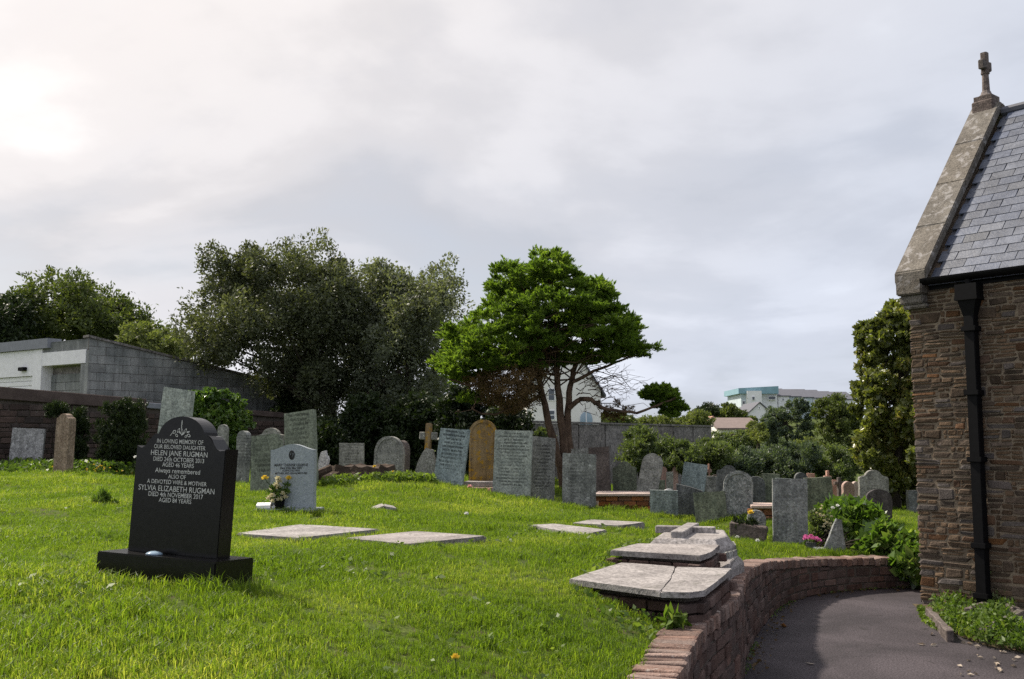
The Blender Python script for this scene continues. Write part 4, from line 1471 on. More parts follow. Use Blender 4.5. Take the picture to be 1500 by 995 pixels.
# ---- stone cross with rough tapering body
cz = empty('stone_cross', (0, 0, 0), 0, 'ochre stone cross on a rough tapering grey base left of the leaning slate', 'cross')
q = at_y(624, 708, 18.0)
gz = lz(q.x, q.y)
pose(cz, (q.x, q.y, gz), 6, 2.5, 0)
box('plinth', 'ledger', cz, -0.20, 0.20, -0.16, 0.18, -0.2, 0.09, 0.012)
prof = [(-0.20, 0.09), (0.20, 0.09), (0.17, 0.30), (0.15, 0.42), (0.10, 0.62), (-0.02, 0.66), (-0.07, 0.58), (-0.09, 0.54), (-0.15, 0.42), (-0.14, 0.38), (-0.19, 0.27)]
bm = slab_bm(prof, 0.20, 0.02)
from_bm('rough_base', bm, 'old_grey', cz)
box('cross_shaft', 'ochre_lichen', cz, -0.055, 0.055, -0.05, 0.05, 0.58, 1.10, 0.014)
for sg in (-1, 1):
    bm = bmesh.new()
    bm_box(bm, 0.05, 0.16, -0.048, 0.048, 0.80, 0.94)
    for v_ in bm.verts:
        v_.co.x *= sg
    bmesh.ops.bevel(bm, geom=list(bm.edges), offset=0.014, segments=1, affect='EDGES')
    from_bm('cross_arm', bm, 'old_grey', cz)
# step under the lichen headstone
q = at_y(705, 715, 17.6)
st = empty('stone_step', (q.x, q.y, lz(q.x, q.y)), rad(-8), 'two pale stone steps under the orange lichen headstone', 'steps')
box('step', 'pink_stone', st, -0.36, 0.42, -0.30, 0.5, -0.25, 0.10, 0.012)
box('step', 'ledger', st, -0.30, 0.36, -0.16, 0.5, 0.10, 0.19, 0.012)

# ---- broken triangular stone and dark block with plant
q = at_y(1222, 812, 11.4)
bm = slab_bm([(-0.13, -0.2), (0.13, -0.2), (0.125, 0.02), (0.10, 0.22), (0.085, 0.37), (0.03, 0.385), (-0.01, 0.30), (-0.05, 0.19), (-0.11, 0.06)], 0.09, 0.008)
o = from_bm('headstone_fragment', bm, 'slate_weathered')
tag(o, 'broken triangular stub of a headstone beside the pink flowers', 'headstone')
pose(o, (q.x, q.y, lz(q.x, q.y)), 8, 1, 4)
EXCL.append((q.x, q.y, .12))
q = at_y(1096, 801, 12.2)
bm = bmesh.new()
vs = bm_box(bm, -0.21, 0.21, -0.11, 0.13, -0.2, 0.25)
for v_ in vs[4:]:
    v_.co.x *= 1.04
    v_.co.z += (-0.02 if v_.co.x > 0 else 0.035) + R.uniform(-.01, .01)
bmesh.ops.subdivide_edges(bm, edges=list(bm.edges), cuts=2, use_grid_fill=True)
for v_ in bm.verts:
    v_.co += Vector((R.uniform(-.012, .012), R.uniform(-.012, .012), R.uniform(-.008, .008)))
bmesh.ops.bevel(bm, geom=[e for e in bm.edges if e.calc_face_angle(0) > 0.6], offset=0.012, segments=1, affect='EDGES')
o = from_bm('stone_block', bm, 'brown_stone')
tag(o, 'rough dark brown stone block with a small plant on top near the wall', 'stone block')
blk = o
pose(o, (q.x, q.y, lz(q.x, q.y)), 14, 2, 0)
blk_top = Vector((q.x - 0.02, q.y, lz(q.x, q.y) + 0.25))
EXCL.append((q.x, q.y, .25))

# ---- far pinkish memorials beyond the bushes line
rr = random.Random(4)
FARS = [(905, 716, 9, 22, 'round', 26, 'pink_stone', 'tiny pink round-topped stone between the dark brown and greenish headstones'),
        (970, 712, 12, 28, 'round', 25, 'pink_stone', 'small pink round-topped stone just right of the far-leaning pale headstone'),
        (981, 716, 10, 24, 'flat', 24, 'old_grey', 'small pale square stone second to the right of the far-leaning pale headstone'),
        (989, 714, 9, 30, 'ogee', 25.5, 'pink_stone', 'small pink pointed stone left of the tilted blue slate'),
        (1049, 716, 18, 20, 'round', 24, 'brown_stone', 'wide brownish arched stone behind the dark green leaning stone'),
        (1150, 714, 12, 22, 'round', 28, 'white_stone', 'small pale far stone above the tall weathered headstone'),
        (1188, 722, 11, 28, 'flat', 26, 'pink_stone', 'small pink square far stone right of the small dark round-topped stone'),
        (1213, 726, 9, 36, 'cross', 25, 'pink_stone', 'pink stone cross above the square grey headstone'),
        (1230, 738, 12, 38, 'cross', 24, 'brown_stone', 'dark brown stone cross beside the twin pink headstones'),
        (1223, 738, 10, 34, 'flat', 24.6, 'pink_stone', 'narrow pink square stone left of the dark brown cross'),
        (1243, 738, 16, 32, 'round', 23.5, 'pink_stone', 'left one of the twin pink round-topped headstones'),
        (1255, 740, 12, 34, 'round', 24.2, 'pink_pale', 'right one of the twin pink round-topped headstones'),
        (1250, 752, 26, 24, 'flat', 21, 'slate_dark_plain', 'low dark square stone below the twin pink headstones'),
        (1228, 752, 16, 20, 'flat', 21.5, 'slate_blue_plain', 'low blue square stone below the narrow pink one'),
        (1039, 714, 6, 34, 'cross', 26, 'pink_stone', 'slim orange-pink stone cross right of the tilted blue slate')]
stone('pink_pale', (0.40, 0.29, 0.25), (0.52, 0.40, 0.35), scale=5, fine=60, rnd=0.1, bump=0.5)
for (px, py, wp, hp, shape, Y, mat, label) in FARS:
    q = at_y(px, py, Y)
    gz = lz(q.x, q.y)
    W_, H_ = wp * mpp(Y), hp * mpp(Y) + (q.z - gz)
    if shape == 'cross':
        root = empty('stone_cross', (q.x, q.y, gz), rr.uniform(-.2, .2), label, 'cross')
        box('cross_shaft', mat, root, -W_ * .2, W_ * .2, -.05, .05, -.15, H_, 0.01)
        for sg in (-1, 1):
            box('cross_arm', mat, root, min(W_ * .19 * sg, W_ * .62 * sg), max(W_ * .19 * sg, W_ * .62 * sg), -.048, .048, H_ * 0.70, H_ * 0.82, 0.008)
    else:
        o = from_bm('headstone', slab_bm(outline(shape, W_, H_, rr), 0.14, 0.01), mat)
        tag(o, label, 'headstone', 'far pink and grey memorials')
        pose(o, (q.x, q.y, gz), rr.uniform(-4, 12), rr.uniform(-2, 2), 0)

# ---- flat broken stones in the grass
q = at_y(562, 747, 11.6)
fs = empty('broken_paving', (q.x, q.y, lz(q.x, q.y)), 0.1, 'broken pale paving stone lying in the grass in front of the stump', 'stone')
for (x, y, sx, sy, sz, tl) in ((-0.06, 0, .15, .18, .035, -.35), (0.07, 0.01, .13, .16, .035, .18)):
    link_mesh('stone_piece', piece_mesh('ledger', 1 if x < 0 else 2, 0.12, 0.08), fs, None, (x, y, 0.045), (0.1, tl, 0.2), (sx, sy, sz))

# ------------------------------------------------------------------ old stone wall along the left back
W0 = at_y(-60, 640, 20.8)
W1 = at_y(440, 640, 27.0)
wd = Vector((W1.x - W0.x, W1.y - W0.y, 0))
WLb = wd.length
wd.normalize()
wang = math.atan2(wd.y, wd.x)
zb = 0.80
bw = empty('boundary_wall', (W0.x, W0.y, zb), wang, 'old dark stone boundary wall along the back left of the churchyard', 'wall')
TOPL = 2.72 - zb          # height at left


def bw_h(x):
    return TOPL - 0.42 * x / WLb


bm = bmesh.new()
vs = [bm.verts.new(p) for p in ((0, .02, -.4), (WLb, .02, -.4), (WLb, .02, bw_h(WLb)), (0, .02, bw_h(0)), (0, .4, -.4), (WLb, .4, -.4), (WLb, .4, bw_h(WLb)), (0, .4, bw_h(0)))]
for f in ((0, 1, 2, 3), (5, 4, 7, 6), (3, 2, 6, 7), (1, 5, 6, 2), (4, 0, 3, 7)):
    bm.faces.new([vs[k] for k in f])
from_bm('mortar_core', bm, 'mortar', bw)
rr = random.Random(9)
pcs = []
z = 0.0
while z < TOPL - 0.25:
    ch = rr.choice([0.085, 0.10, 0.12, 0.14])
    x = 0.2
    while x < WLb:
        ln = rr.uniform(0.22, 0.48) if rr.random() < .8 else rr.uniform(.12, .2)
        if z + ch < bw_h(x) - 0.22:
            pcs.append((Vector((x + ln / 2, 0.04 + rr.uniform(-.012, .01), z + ch / 2)), 0.0, (ln - 0.018, 0.10, ch - 0.016), rr.uniform(-.015, .015)))
        x += ln
    z += ch
pcs.sort(key=lambda p: p[0].x - 0.0 * p[0].z)
for (loc, rz, sc, tl) in pcs[:290]:
    link_mesh('stone', piece_mesh('back_wall_stone', R.randrange(5), 0.05, 0.08), bw, None, loc, (0, tl, 0), sc)
if len(pcs) > 290:
    join_pieces('stone_run', bw, 'back_wall_stone', pcs[290:], 5, 0.05, 0.08)
# cap: thick rendered band at left, grey flashing beyond
xs = 4.05


def band(name, x0, x1, y0, y1, lo_, hi_, mat):
    bm = bmesh.new()
    vs = [bm.verts.new(p) for p in ((x0, y0, bw_h(x0) + lo_), (x1, y0, bw_h(x1) + lo_), (x1, y1, bw_h(x1) + lo_), (x0, y1, bw_h(x0) + lo_), (x0, y0, bw_h(x0) + hi_), (x1, y0, bw_h(x1) + hi_), (x1, y1, bw_h(x1) + hi_), (x0, y1, bw_h(x0) + hi_))]
    for f in ((0, 3, 2, 1), (4, 5, 6, 7), (0, 1, 5, 4), (1, 2, 6, 5), (2, 3, 7, 6), (3, 0, 4, 7)):
        bm.faces.new([vs[k] for k in f])
    bmesh.ops.bevel(bm, geom=list(bm.edges), offset=0.015, segments=1, affect='EDGES')
    from_bm(name, bm, mat, bw)


band('wall_cap', 0, xs, -0.06, 0.46, -0.21, 0.06, 'wall_cap')
band('lead_flashing', xs + 0.02, xs + 1.7, -0.05, 0.44, -0.16, -0.02, 'grey_fascia')
band('wall_cap', xs + 1.72, WLb, -0.04, 0.44, -0.14, 0.0, 'wall_cap')

# ------------------------------------------------------------------ block garage behind the wall
GY0 = 25.2
gc0 = at_y(131, 493, GY0)                       # near corner, top
gr_end = at_y(432, 568, 29.5)                   # low end of the sloping side
gl_end = at_y(-70, 522, 29.0)
gar = empty('garage', (gc0.x, gc0.y, 0.8), 0, 'concrete block garage with a sloping side and white door front behind the wall', 'garage')
zg = 0.8
H0 = gc0.z - zg
dR = Vector((gr_end.x - gc0.x, gr_end.y - gc0.y, 0))
LR = dR.length
aR = math.atan2(dR.y, dR.x)
H1 = gr_end.z - zg
sideo = empty('side_wall', (0, 0, 0), aR)
sideo.parent = gar


def side_h(x):
    return H0 + (H1 - H0) * x / LR


bm = bmesh.new()
vs = [bm.verts.new(p) for p in ((0, .015, -.3), (LR, .015, -.3), (LR, .015, H1 - .03), (0, .015, H0 - .03), (0, .2, -.3), (LR, .2, -.3), (LR, .2, H1 - .03), (0, .2, H0 - .03))]
for f in ((0, 1, 2, 3), (5, 4, 7, 6), (3, 2, 6, 7), (1, 5, 6, 2), (4, 0, 3, 7)):
    bm.faces.new([vs[k] for k in f])
from_bm('mortar_core', bm, 'concrete_panel', sideo)
rr = random.Random(14)
z = 1.2
r_ = 0
while z < H0:
    x = -0.22 * (r_ % 2)
    while x < LR:
        x0, x1 = max(0, x), min(LR, x + 0.44)
        if x1 - x0 > 0.08:
            zt0, zt1 = min(z + 0.22, side_h(x0) - 0.02), min(z + 0.22, side_h(x1) - 0.02)
            if zt0 - z > 0.03:
                zt1 = max(zt1, z + 0.004)
                bm = bmesh.new()
                g = 0.006
                y0 = rr.uniform(-0.006, 0.004)
                vs = [bm.verts.new(p) for p in ((x0 + g, y0, z + g), (x1 - g, y0, z + g), (x1 - g, y0, zt1 - (g if zt1 > z + .02 else 0)), (x0 + g, y0, zt0 - g), (x0 + g, .09, z + g), (x1 - g, .09, z + g), (x1 - g, .09, zt1 - (g if zt1 > z + .02 else 0)), (x0 + g, .09, zt0 - g))]
                for f in ((0, 1, 2, 3), (5, 4, 7, 6), (3, 2, 6, 7), (1, 5, 6, 2), (4, 0, 3, 7)):
                    bm.faces.new([vs[k] for k in f])
                from_bm('block', bm, 'concrete_block', sideo)
        x += 0.44
    z += 0.22
    r_ += 1
bm = bmesh.new()
vs = [bm.verts.new(p) for p in ((-.04, -.05, H0 - .02), (LR + .05, -.05, H1 - .02), (LR + .05, .3, H1 - .02), (-.04, .3, H0 - .02), (-.04, -.05, H0 + .04), (LR + .05, -.05, H1 + .04), (LR + .05, .3, H1 + .04), (-.04, .3, H0 + .04))]
for f in ((0, 3, 2, 1), (4, 5, 6, 7), (0, 1, 5, 4), (1, 2, 6, 5), (2, 3, 7, 6), (3, 0, 4, 7)):
    bm.faces.new([vs[k] for k in f])
from_bm('verge', bm, 'concrete_panel', sideo)
# front to the left
dL = Vector((gl_end.x - gc0.x, gl_end.y - gc0.y, 0))
LL = dL.length
aL = math.atan2(dL.y, dL.x)
fro = empty('front', (0, 0, 0), aL)
fro.parent = gar
# in this frame x runs left, and the camera is on the +y side
def fpx(px):
    """distance along the front where photo column px lands"""
    a, _ = ray(px, 540)
    # gc0 + t*d : x = a*y
    d = dL.normalized()
    return (a * gc0.y - gc0.x) / (d.x - a * d.y)


b1, b2, b3 = fpx(118), fpx(62), fpx(52)
H0f = H0 - 0.05
box('pier', 'concrete_block', fro, 0.0, b1, -0.3, 0.0, -.3, H0f - 0.3)
box('lintel_brick', 'concrete_block', fro, 0.02, b2, -0.25, -0.01, H0f - 0.26, H0f)
box('lintel_board', 'white_paint', fro, 0.10, b2, -0.2, 0.02, H0f - 0.62, H0f - 0.27)
rr = random.Random(15)
z, r_ = 1.0, 0
box('back_panel', 'concrete_panel', fro, b1 * .8, b2 + .2, -.5, -.3, -.3, H0f - .66)
while z < H0f - .9:
    x = b1 - .44 * rr.random()
    while x < b2 - .02:
        x0_, x1_ = max(x, b1 * .9), min(x + .44, b2 + .02)
        if x1_ - x0_ > .06:
            box('block', 'concrete_block', fro, x0_ + .006, x1_ - .006, -.32, -.27 + rr.uniform(-.005, .005), z + .006, z + .214)
        x += .44
    z += .22
box('pier', 'white_paint', fro, b2, b3 + 0.08, -0.3, 0.03, -.3, H0f - 0.17)
box('fascia', 'grey_fascia', fro, b2 - 0.35, LL + 1.5, -0.3, 0.10, H0f - 0.16, H0f + 0.10)
box('white_panel', 'white_paint', fro, b3 + 0.08, LL + 1.5, -0.28, 0.01, H0f - 0.86, H0f - 0.17)
for k in range(7):
    z_ = H0f - 0.87 - k * 0.13
    box('door_slat', 'white_paint', fro, b3 + 0.10, LL - 0.4, -0.2, -0.06, z_ - 0.122, z_, 0.012)
box('door_post', 'white_paint', fro, LL - 0.38, LL + 1.4, -0.28, 0.0, -.3, H0f - 0.87)
box('wall_lamp', 'black_iron', fro, (b3 + fpx(22)) / 2 - 0.12, (b3 + fpx(22)) / 2 + 0.16, 0.01, 0.12, H0f - 0.72, H0f - 0.62, 0.01)
# roof
bm = bmesh.new()
dRn, dLn = dR.normalized(), dL.normalized()
c0 = Vector((0, 0, H0 - 0.06))
c1 = Vector((dR.x, dR.y, H1 - 0.06))
c3 = Vector((dL.x, dL.y, H0 - 0.1))
vs = [bm.verts.new(p) for p in (c0, c1, c1 + c3 - c0, c3)]
bm.faces.new(vs)
from_bm('roof', bm, 'grey_fascia', gar)

# ------------------------------------------------------------------ concrete panel wall at the back
K0, K1 = at_y(760, 620, 24.4), at_y(1042, 628, 33.0)
kd = Vector((K1.x - K0.x, K1.y - K0.y, 0))
KL = kd.length
kz = 0.1
cw = empty('panel_wall', (K0.x, K0.y, kz), math.atan2(kd.y, kd.x), 'grey pebble-faced concrete panel wall behind the green tree', 'wall')
npan = 8
pl = KL / npan
for k in range(npan):
    box('panel', 'concrete_panel', cw, k * pl + 0.025, (k + 1) * pl - 0.025, 0.0, 0.09, -0.3, 1.92, 0.006)
for k in range(npan + 1):
    box('post', 'concrete_panel', cw, k * pl - 0.06, k * pl + 0.06, 0.03, 0.17, -0.3, 1.93, 0.006)
box('cap', 'concrete_panel', cw, -0.1, KL + 0.08, -0.04, 0.16, 1.932, 1.985, 0.006)

# ------------------------------------------------------------------ white house with the arched window
HY = 70.0
h0, h1 = at_y(772, 645, HY), at_y(881, 645, HY)
hz = lz(h0.x, HY)
hs = empty('white_house', (h0.x, HY, hz), rad(3), 'white rendered house with a steep gable and arched window behind the panel wall', 'house')
HW = h1.x - h0.x
HE = at_y(880, 571, HY).z - hz
HR = at_y(826, 488, HY).z - hz
bm = bmesh.new()
pr = [(0, -1), (HW, -1), (HW, HE), (HW / 2, HR), (0, HE)]
a = [bm.verts.new((x, 0, z)) for x, z in pr]
b = [bm.verts.new((x, 9, z)) for x, z in pr]
bm.faces.new(a)
bm.faces.new(b[::-1])
for k in range(5):
    bm.faces.new((a[(k + 1) % 5], a[k], b[k], b[(k + 1) % 5]))
from_bm('wall', bm, 'cream_render', hs)
for sg in (0, 1):
    bm = bmesh.new()
    ex, ax = (HW + 0.35, HW / 2) if sg else (-0.35, HW / 2)
    ez = HE - 0.35 * (HR - HE) / (HW / 2)
    vs = []
    for y in (-0.3, 9.2):
        for (x, z_) in ((ex, ez + .02), (ax, HR + .02), (ax, HR + .2), (ex, ez + .2)):
            vs.append(bm.verts.new((x, y, z_)))
    for f in ((3, 2, 1, 0), (4, 5, 6, 7), (0, 1, 5, 4), (1, 2, 6, 5), (2, 3, 7, 6), (3, 0, 4, 7)):
        bm.faces.new([vs[k] for k in f])
    from_bm('roof', bm, 'dark_roof', hs)


def hx(px):
    return at_y(px, 600, HY).x - h0.x


def hzz(py):
    return at_y(800, py, HY).z - hz


for (xa, xb, ya, yb) in ((804, 812, 570, 586), (804, 812, 602, 614)):
    wn = box('window', 'white_paint', hs, hx(xa) - .06, hx(xb) + .06, -0.05, 0.02, hzz(yb) - .06, hzz(ya) + .06)
    mid = (hzz(ya) + hzz(yb)) / 2
    box('pane', 'dark_glass', wn, hx(xa), hx(xb), -0.07, -0.045, mid + .04, hzz(ya))
    box('pane', 'dark_glass', wn, hx(xa), hx(xb), -0.07, -0.045, hzz(yb), mid - .04)
xa, xb, ya, yb = hx(850), hx(868), hzz(603), hzz(630)
arch = [(xa, yb), (xb, yb)] + [((xa + xb) / 2 + (xb - xa) / 2 * math.cos(t), ya - (xb - xa) * 0.62 + (xb - xa) * 0.62 * math.sin(t)) for t in np.linspace(0, math.pi, 13)]
bm = slab_bm(arch, 0.06, 0.0, -0.05)
wn = from_bm('arched_window', bm, 'pale_glass', hs)
box('mullion', 'white_paint', wn, (xa + xb) / 2 - .03, (xa + xb) / 2 + .03, -0.075, -0.045, yb, ya)

# ------------------------------------------------------------------ bungalow roof and town on the hill
def gable_house(name, px0, px1, py_eave, py_ridge, Y, depth, wall, roofm, label, along=True, group=None, parent=None, windows=()):
    p0, p1 = at_y(px0, py_eave, Y), at_y(px1, py_eave, Y)
    z0 = lz((p0.x + p1.x) / 2, Y) - 0.5
    root = empty(name, (p0.x, Y, z0), 0, label, 'house', group)
    Wd = p1.x - p0.x
    E = p0.z - z0
    Rg = at_y(px0, py_ridge, Y).z - z0
    bm = bmesh.new()
    if along:      # ridge along x, roof slope faces the camera
        pr = [(0, -1), (depth, -1), (depth, E), (depth / 2, Rg - .05), (0, E)]
        a = [bm.verts.new((0, y, z)) for y, z in pr]
        b = [bm.verts.new((Wd, y, z)) for y, z in pr]
    else:
        pr = [(0, -1), (Wd, -1), (Wd, E), (Wd / 2, Rg - .05), (0, E)]
        a = [bm.verts.new((x, 0, z)) for x, z in pr]
        b = [bm.verts.new((x, depth, z)) for x, z in pr]
    bm.faces.new(a)
    bm.faces.new(b[::-1])
    for k in range(5):
        bm.faces.new((a[(k + 1) % 5], a[k], b[k], b[(k + 1) % 5]))
    from_bm('wall', bm, wall, root)
    for sg in (0, 1):
        bm = bmesh.new()
        vs = []
        if along:
            ey, ay = (-0.3, depth / 2) if sg == 0 else (depth + .3, depth / 2)
            for x in (-.25, Wd + .25):
                for (y, z_) in ((ey, E - .1), (ay, Rg), (ay, Rg + .15), (ey, E + .05)):
                    vs.append(bm.verts.new((x, y, z_)))
        else:
            ex, ax = (-0.3, Wd / 2) if sg == 0 else (Wd + .3, Wd / 2)
            for y in (-.25, depth + .25):
                for (x, z_) in ((ex, E - .2), (ax, Rg), (ax, Rg + .15), (ex, E - .05)):
                    vs.append(bm.verts.new((x, y, z_)))
        for f in ((3, 2, 1, 0), (4, 5, 6, 7), (0, 1, 5, 4), (1, 2, 6, 5), (2, 3, 7, 6), (3, 0, 4, 7)):
            bm.faces.new([vs[k] for k in f])
        from_bm('roof', bm, roofm, root)
    for (wx0, wx1, wy0, wy1) in windows:
        q0, q1 = at_y(wx0, wy1, Y), at_y(wx1, wy0, Y)
        wn = box('window', 'white_paint', root, q0.x - p0.x, q1.x - p0.x, -0.08, 0.02, q0.z - z0, q1.z - z0)
        box('pane', 'dark_glass', wn, q0.x - p0.x + .15, q1.x - p0.x - .15, -0.1, -0.075, q0.z - z0 + .15, q1.z - z0 - .15)
    return root, p0, z0


r_, p0, z0 = gable_house('bungalow', 1054, 1112, 628, 613, 84, 8, 'cream_render', 'brown_roof', 'brown roofed bungalow peeping between the hedge and far trees')
r_, p0, z0 = gable_house('bungalow', 1030, 1058, 624, 612, 88, 8, 'cream_render', 'pink_stone', 'pale pink roof end left of the brown roofed bungalow', along=False)
r_, p0, z0 = gable_house('house', 1096, 1130, 606, 590, 150, 10, 'white_render', 'dark_roof', 'small white gabled house in front of the teal apartment block', along=False, windows=((1110, 1114, 595, 600),))
# teal block
TY = 190.0
t0, t1 = at_y(1086, 600, TY), at_y(1142, 600, TY)
tz = lz(t0.x, TY) - 1
tb_ = empty('apartment_block', (t0.x, TY, tz), 0, 'teal and white apartment block with a flat slanting roof on the far hill', 'building')


def tx(px):
    return at_y(px, 600, TY).x - t0.x


def tzz(py):
    return at_y(1100, py, TY).z - tz


box('wall', 'pale_cladding', tb_, 0, tx(1116), 0, 12, 0, tzz(571))
box('wall', 'white_render', tb_, tx(1116) + .02, tx(1140), 0.5, 12, 0, tzz(570))
bm = bmesh.new()
vs = bm_box(bm, -.6, tx(1140), -.6, 12.4, tzz(577), tzz(569))
for v_ in vs[4:]:
    if v_.co.x > 5:
        v_.co.z += 0.4
from_bm('roof_band', bm, 'teal_cladding', tb_)
box('stair_tower', 'white_render', tb_, tx(1093), tx(1114), -1.2, 0, 0, tzz(573))
for (xa, xb, ya, yb) in ((1100, 1103, 582, 586), (1126, 1136, 581, 585), (1088, 1091, 588, 592)):
    wn = box('window', 'white_paint', tb_, tx(xa) - .1, tx(xb) + .1, -1.35 if xa == 1100 else -.08, 0.6, tzz(yb) - .1, tzz(ya) + .1)
    box('pane', 'dark_glass', wn, tx(xa), tx(xb), (-1.4 if xa == 1100 else -.12), 0.3, tzz(yb), tzz(ya))
for k, (xa, xb, e_, rg, m_, lab) in enumerate(((1140, 1156, 580, 568, 'white_render', 'first gabled terrace house right of the teal block'), (1157, 1172, 581, 569, 'pale_cladding', 'second gabled terrace house right of the teal block'), (1173, 1190, 582, 569, 'pale_cladding', 'third gabled terrace house with pale blue front on the far hill'),
                                               (1191, 1208, 583, 570, 'white_render', 'fourth gabled terrace house on the far hill'), (1209, 1226, 584, 572, 'white_render', 'fifth gabled terrace house on the far hill'), (1227, 1252, 585, 573, 'white_render', 'last terrace house on the far hill above the light green tree'))):
    gable_house('terrace_house', xa, xb, e_, rg, 192 + 3 * k, 12, m_, 'dark_roof', lab, along=True, group='terrace houses on the far hill', windows=((xa + 5, xa + 9, e_ + 3, e_ + 8),))

# ------------------------------------------------------------------ trees
def tree(name, label, polys, Y, depth, leaf, mat, n_lobes, per, rng, seed, trunk_px, trunk_r, limbs=(), bark='bark_dark', group=None, cat='tree', fit=0.7, clump=14, narrow=0.45, up=0.25, flat=0.85):
    rs = np.random.RandomState(seed)
    base = at_y(trunk_px[0][0], trunk_px[0][1], Y)
    g_ = lz(base.x, Y)
    root = empty(name, (base.x, Y, g_), 0, label, cat, group)
    lob = []
    for po in polys:
        lob += lobes_in_poly(po, Y, depth, rng, n_lobes // len(polys), rs, fit)
    org = np.array([base.x, Y, g_])
    lob = [(np.array([c[0], c[1], max(c[2], g_ + r * 0.5)]) - org, r) for c, r in lob]
    fo = foliage('crown', lob, per, leaf, mat, root, seed, clump, up, narrow, flat=flat)
    bm = bmesh.new()
    rr_ = random.Random(seed)
    pts = [at_y(x, y, Y) - Vector(org) for x, y in trunk_px]
    pts[0].z = -0.2
    full = []
    for a, b in zip(pts[:-1], pts[1:]):
        full += wander(a, b, 4, 0.05, rr_)[:-1]
    full.append(pts[-1])
    n = len(full)
    tube(bm, full, [trunk_r * (1.25 if i == 0 else 1 - 0.6 * i / n) for i in range(n)], 9)
    for lm in limbs:
        pp = [at_y(x, y, Y) - Vector(org) + Vector((0, dy, 0)) for x, y, dy in lm]
        tube(bm, pp, [trunk_r * 0.5 * (1 - 0.65 * i / len(pp)) for i in range(len(pp))], 7)
    top = full[-1]
    pick = rr_.sample(range(len(lob)), min(len(lob), 26))
    for k in pick:
        c, r = lob[k]
        s_ = full[rr_.randrange(n // 3, n)]
        tube(bm, wander(s_, Vector(c), 4, 0.12, rr_), [trunk_r * 0.30, trunk_r * .24, trunk_r * .17, trunk_r * .1, trunk_r * .04], 6)
    from_bm('trunk', bm, bark, root)
    return root, lob


polyA = [(262, 470), (280, 425), (300, 400), (296, 352), (316, 345), (346, 374), (386, 352), (426, 356), (456, 345), (490, 360), (508, 388), (528, 405), (536, 440), (548, 490), (545, 560), (550, 615), (470, 625), (432, 588), (330, 560), (285, 530), (268, 515)]
polyB = [(505, 420), (522, 384), (545, 366), (572, 380), (590, 404), (612, 396), (640, 378), (665, 387), (692, 408), (700, 445), (690, 485), (668, 510), (660, 560), (690, 615), (600, 640), (520, 640), (505, 560), (495, 450)]
tree('holm_oak', 'large dark evergreen oak standing behind the garage and left stones', [polyA], 27.5, 2.6, 0.105, 'holm_leaf', 130, 680, (17, 44), 31, [(482, 690), (486, 620), (478, 560), (440, 480)], 0.20,
     limbs=[[(488, 640, 0), (520, 600, -.3), (556, 566, -.4), (590, 545, -.5)], [(484, 610, 0), (500, 570, .3), (520, 500, .4)], [(470, 690, .4), (462, 620, .4), (450, 560, .5)]], clump=16)
tree('holm_oak', 'large grey-green evergreen oak between the dark oak and the green tree', [polyB], 28.5, 2.6, 0.105, 'holm_leaf_pale', 120, 680, (17, 42), 32, [(590, 695), (596, 620), (600, 520), (610, 440)], 0.2, limbs=[[(592, 640, 0), (560, 580, -.4), (540, 520, -.5)], [(596, 600, 0), (640, 540, -.3), (660, 480, -.3)]], clump=16)
polyC = [(18, 445), (35, 405), (75, 392), (115, 395), (150, 410), (190, 440), (230, 466), (255, 485), (262, 520), (140, 520), (60, 520), (10, 520)]
tree('broadleaf_tree', 'broad green tree standing behind the white garage front', [polyC], 36.0, 2.8, 0.15, 'deciduous_leaf', 90, 420, (16, 34), 33, [(120, 640), (124, 520), (128, 470), (126, 430)], 0.16, limbs=[[(124, 510, 0), (100, 470, 0), (80, 430, 0)], [(125, 500, 0), (155, 465, 0), (180, 445, 0)]], clump=15)
tree('broadleaf_tree', 'dark tree crown at the far left edge above the garage', [[(-60, 430), (-10, 420), (40, 440), (55, 490), (40, 530), (-60, 530)]], 33.0, 1.6, 0.15, 'dark_leaf', 40, 420, (16, 30), 34, [(0, 640), (2, 520), (0, 470)], 0.13)
tree('small_tree', 'pale olive bushy tree above the sloping block wall', [[(180, 485), (215, 470), (250, 474), (280, 500), (300, 535), (250, 530), (185, 510)]], 33.0, 1.4, 0.13, 'light_leaf', 34, 380, (12, 22), 35, [(235, 640), (236, 540), (234, 500)], 0.09)
# dark understorey behind the stones
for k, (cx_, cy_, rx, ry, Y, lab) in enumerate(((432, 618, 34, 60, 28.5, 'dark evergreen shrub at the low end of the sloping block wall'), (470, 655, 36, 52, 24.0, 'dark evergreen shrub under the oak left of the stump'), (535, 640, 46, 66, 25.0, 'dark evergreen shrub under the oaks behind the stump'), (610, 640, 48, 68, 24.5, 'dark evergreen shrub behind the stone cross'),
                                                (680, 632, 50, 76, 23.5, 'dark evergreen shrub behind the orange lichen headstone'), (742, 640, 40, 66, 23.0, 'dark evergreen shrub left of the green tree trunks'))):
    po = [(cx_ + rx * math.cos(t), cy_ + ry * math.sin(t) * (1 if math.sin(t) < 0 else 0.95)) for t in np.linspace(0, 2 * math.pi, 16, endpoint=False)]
    tree('evergreen_shrub', lab, [po], Y, 0.9, 0.11, 'dark_leaf', 48, 420, (12, 24), 50 + k, [(cx_, 712), (cx_ + 2, 660), (cx_, 630)], 0.05, group='dark shrubs under the oaks', cat='shrub')
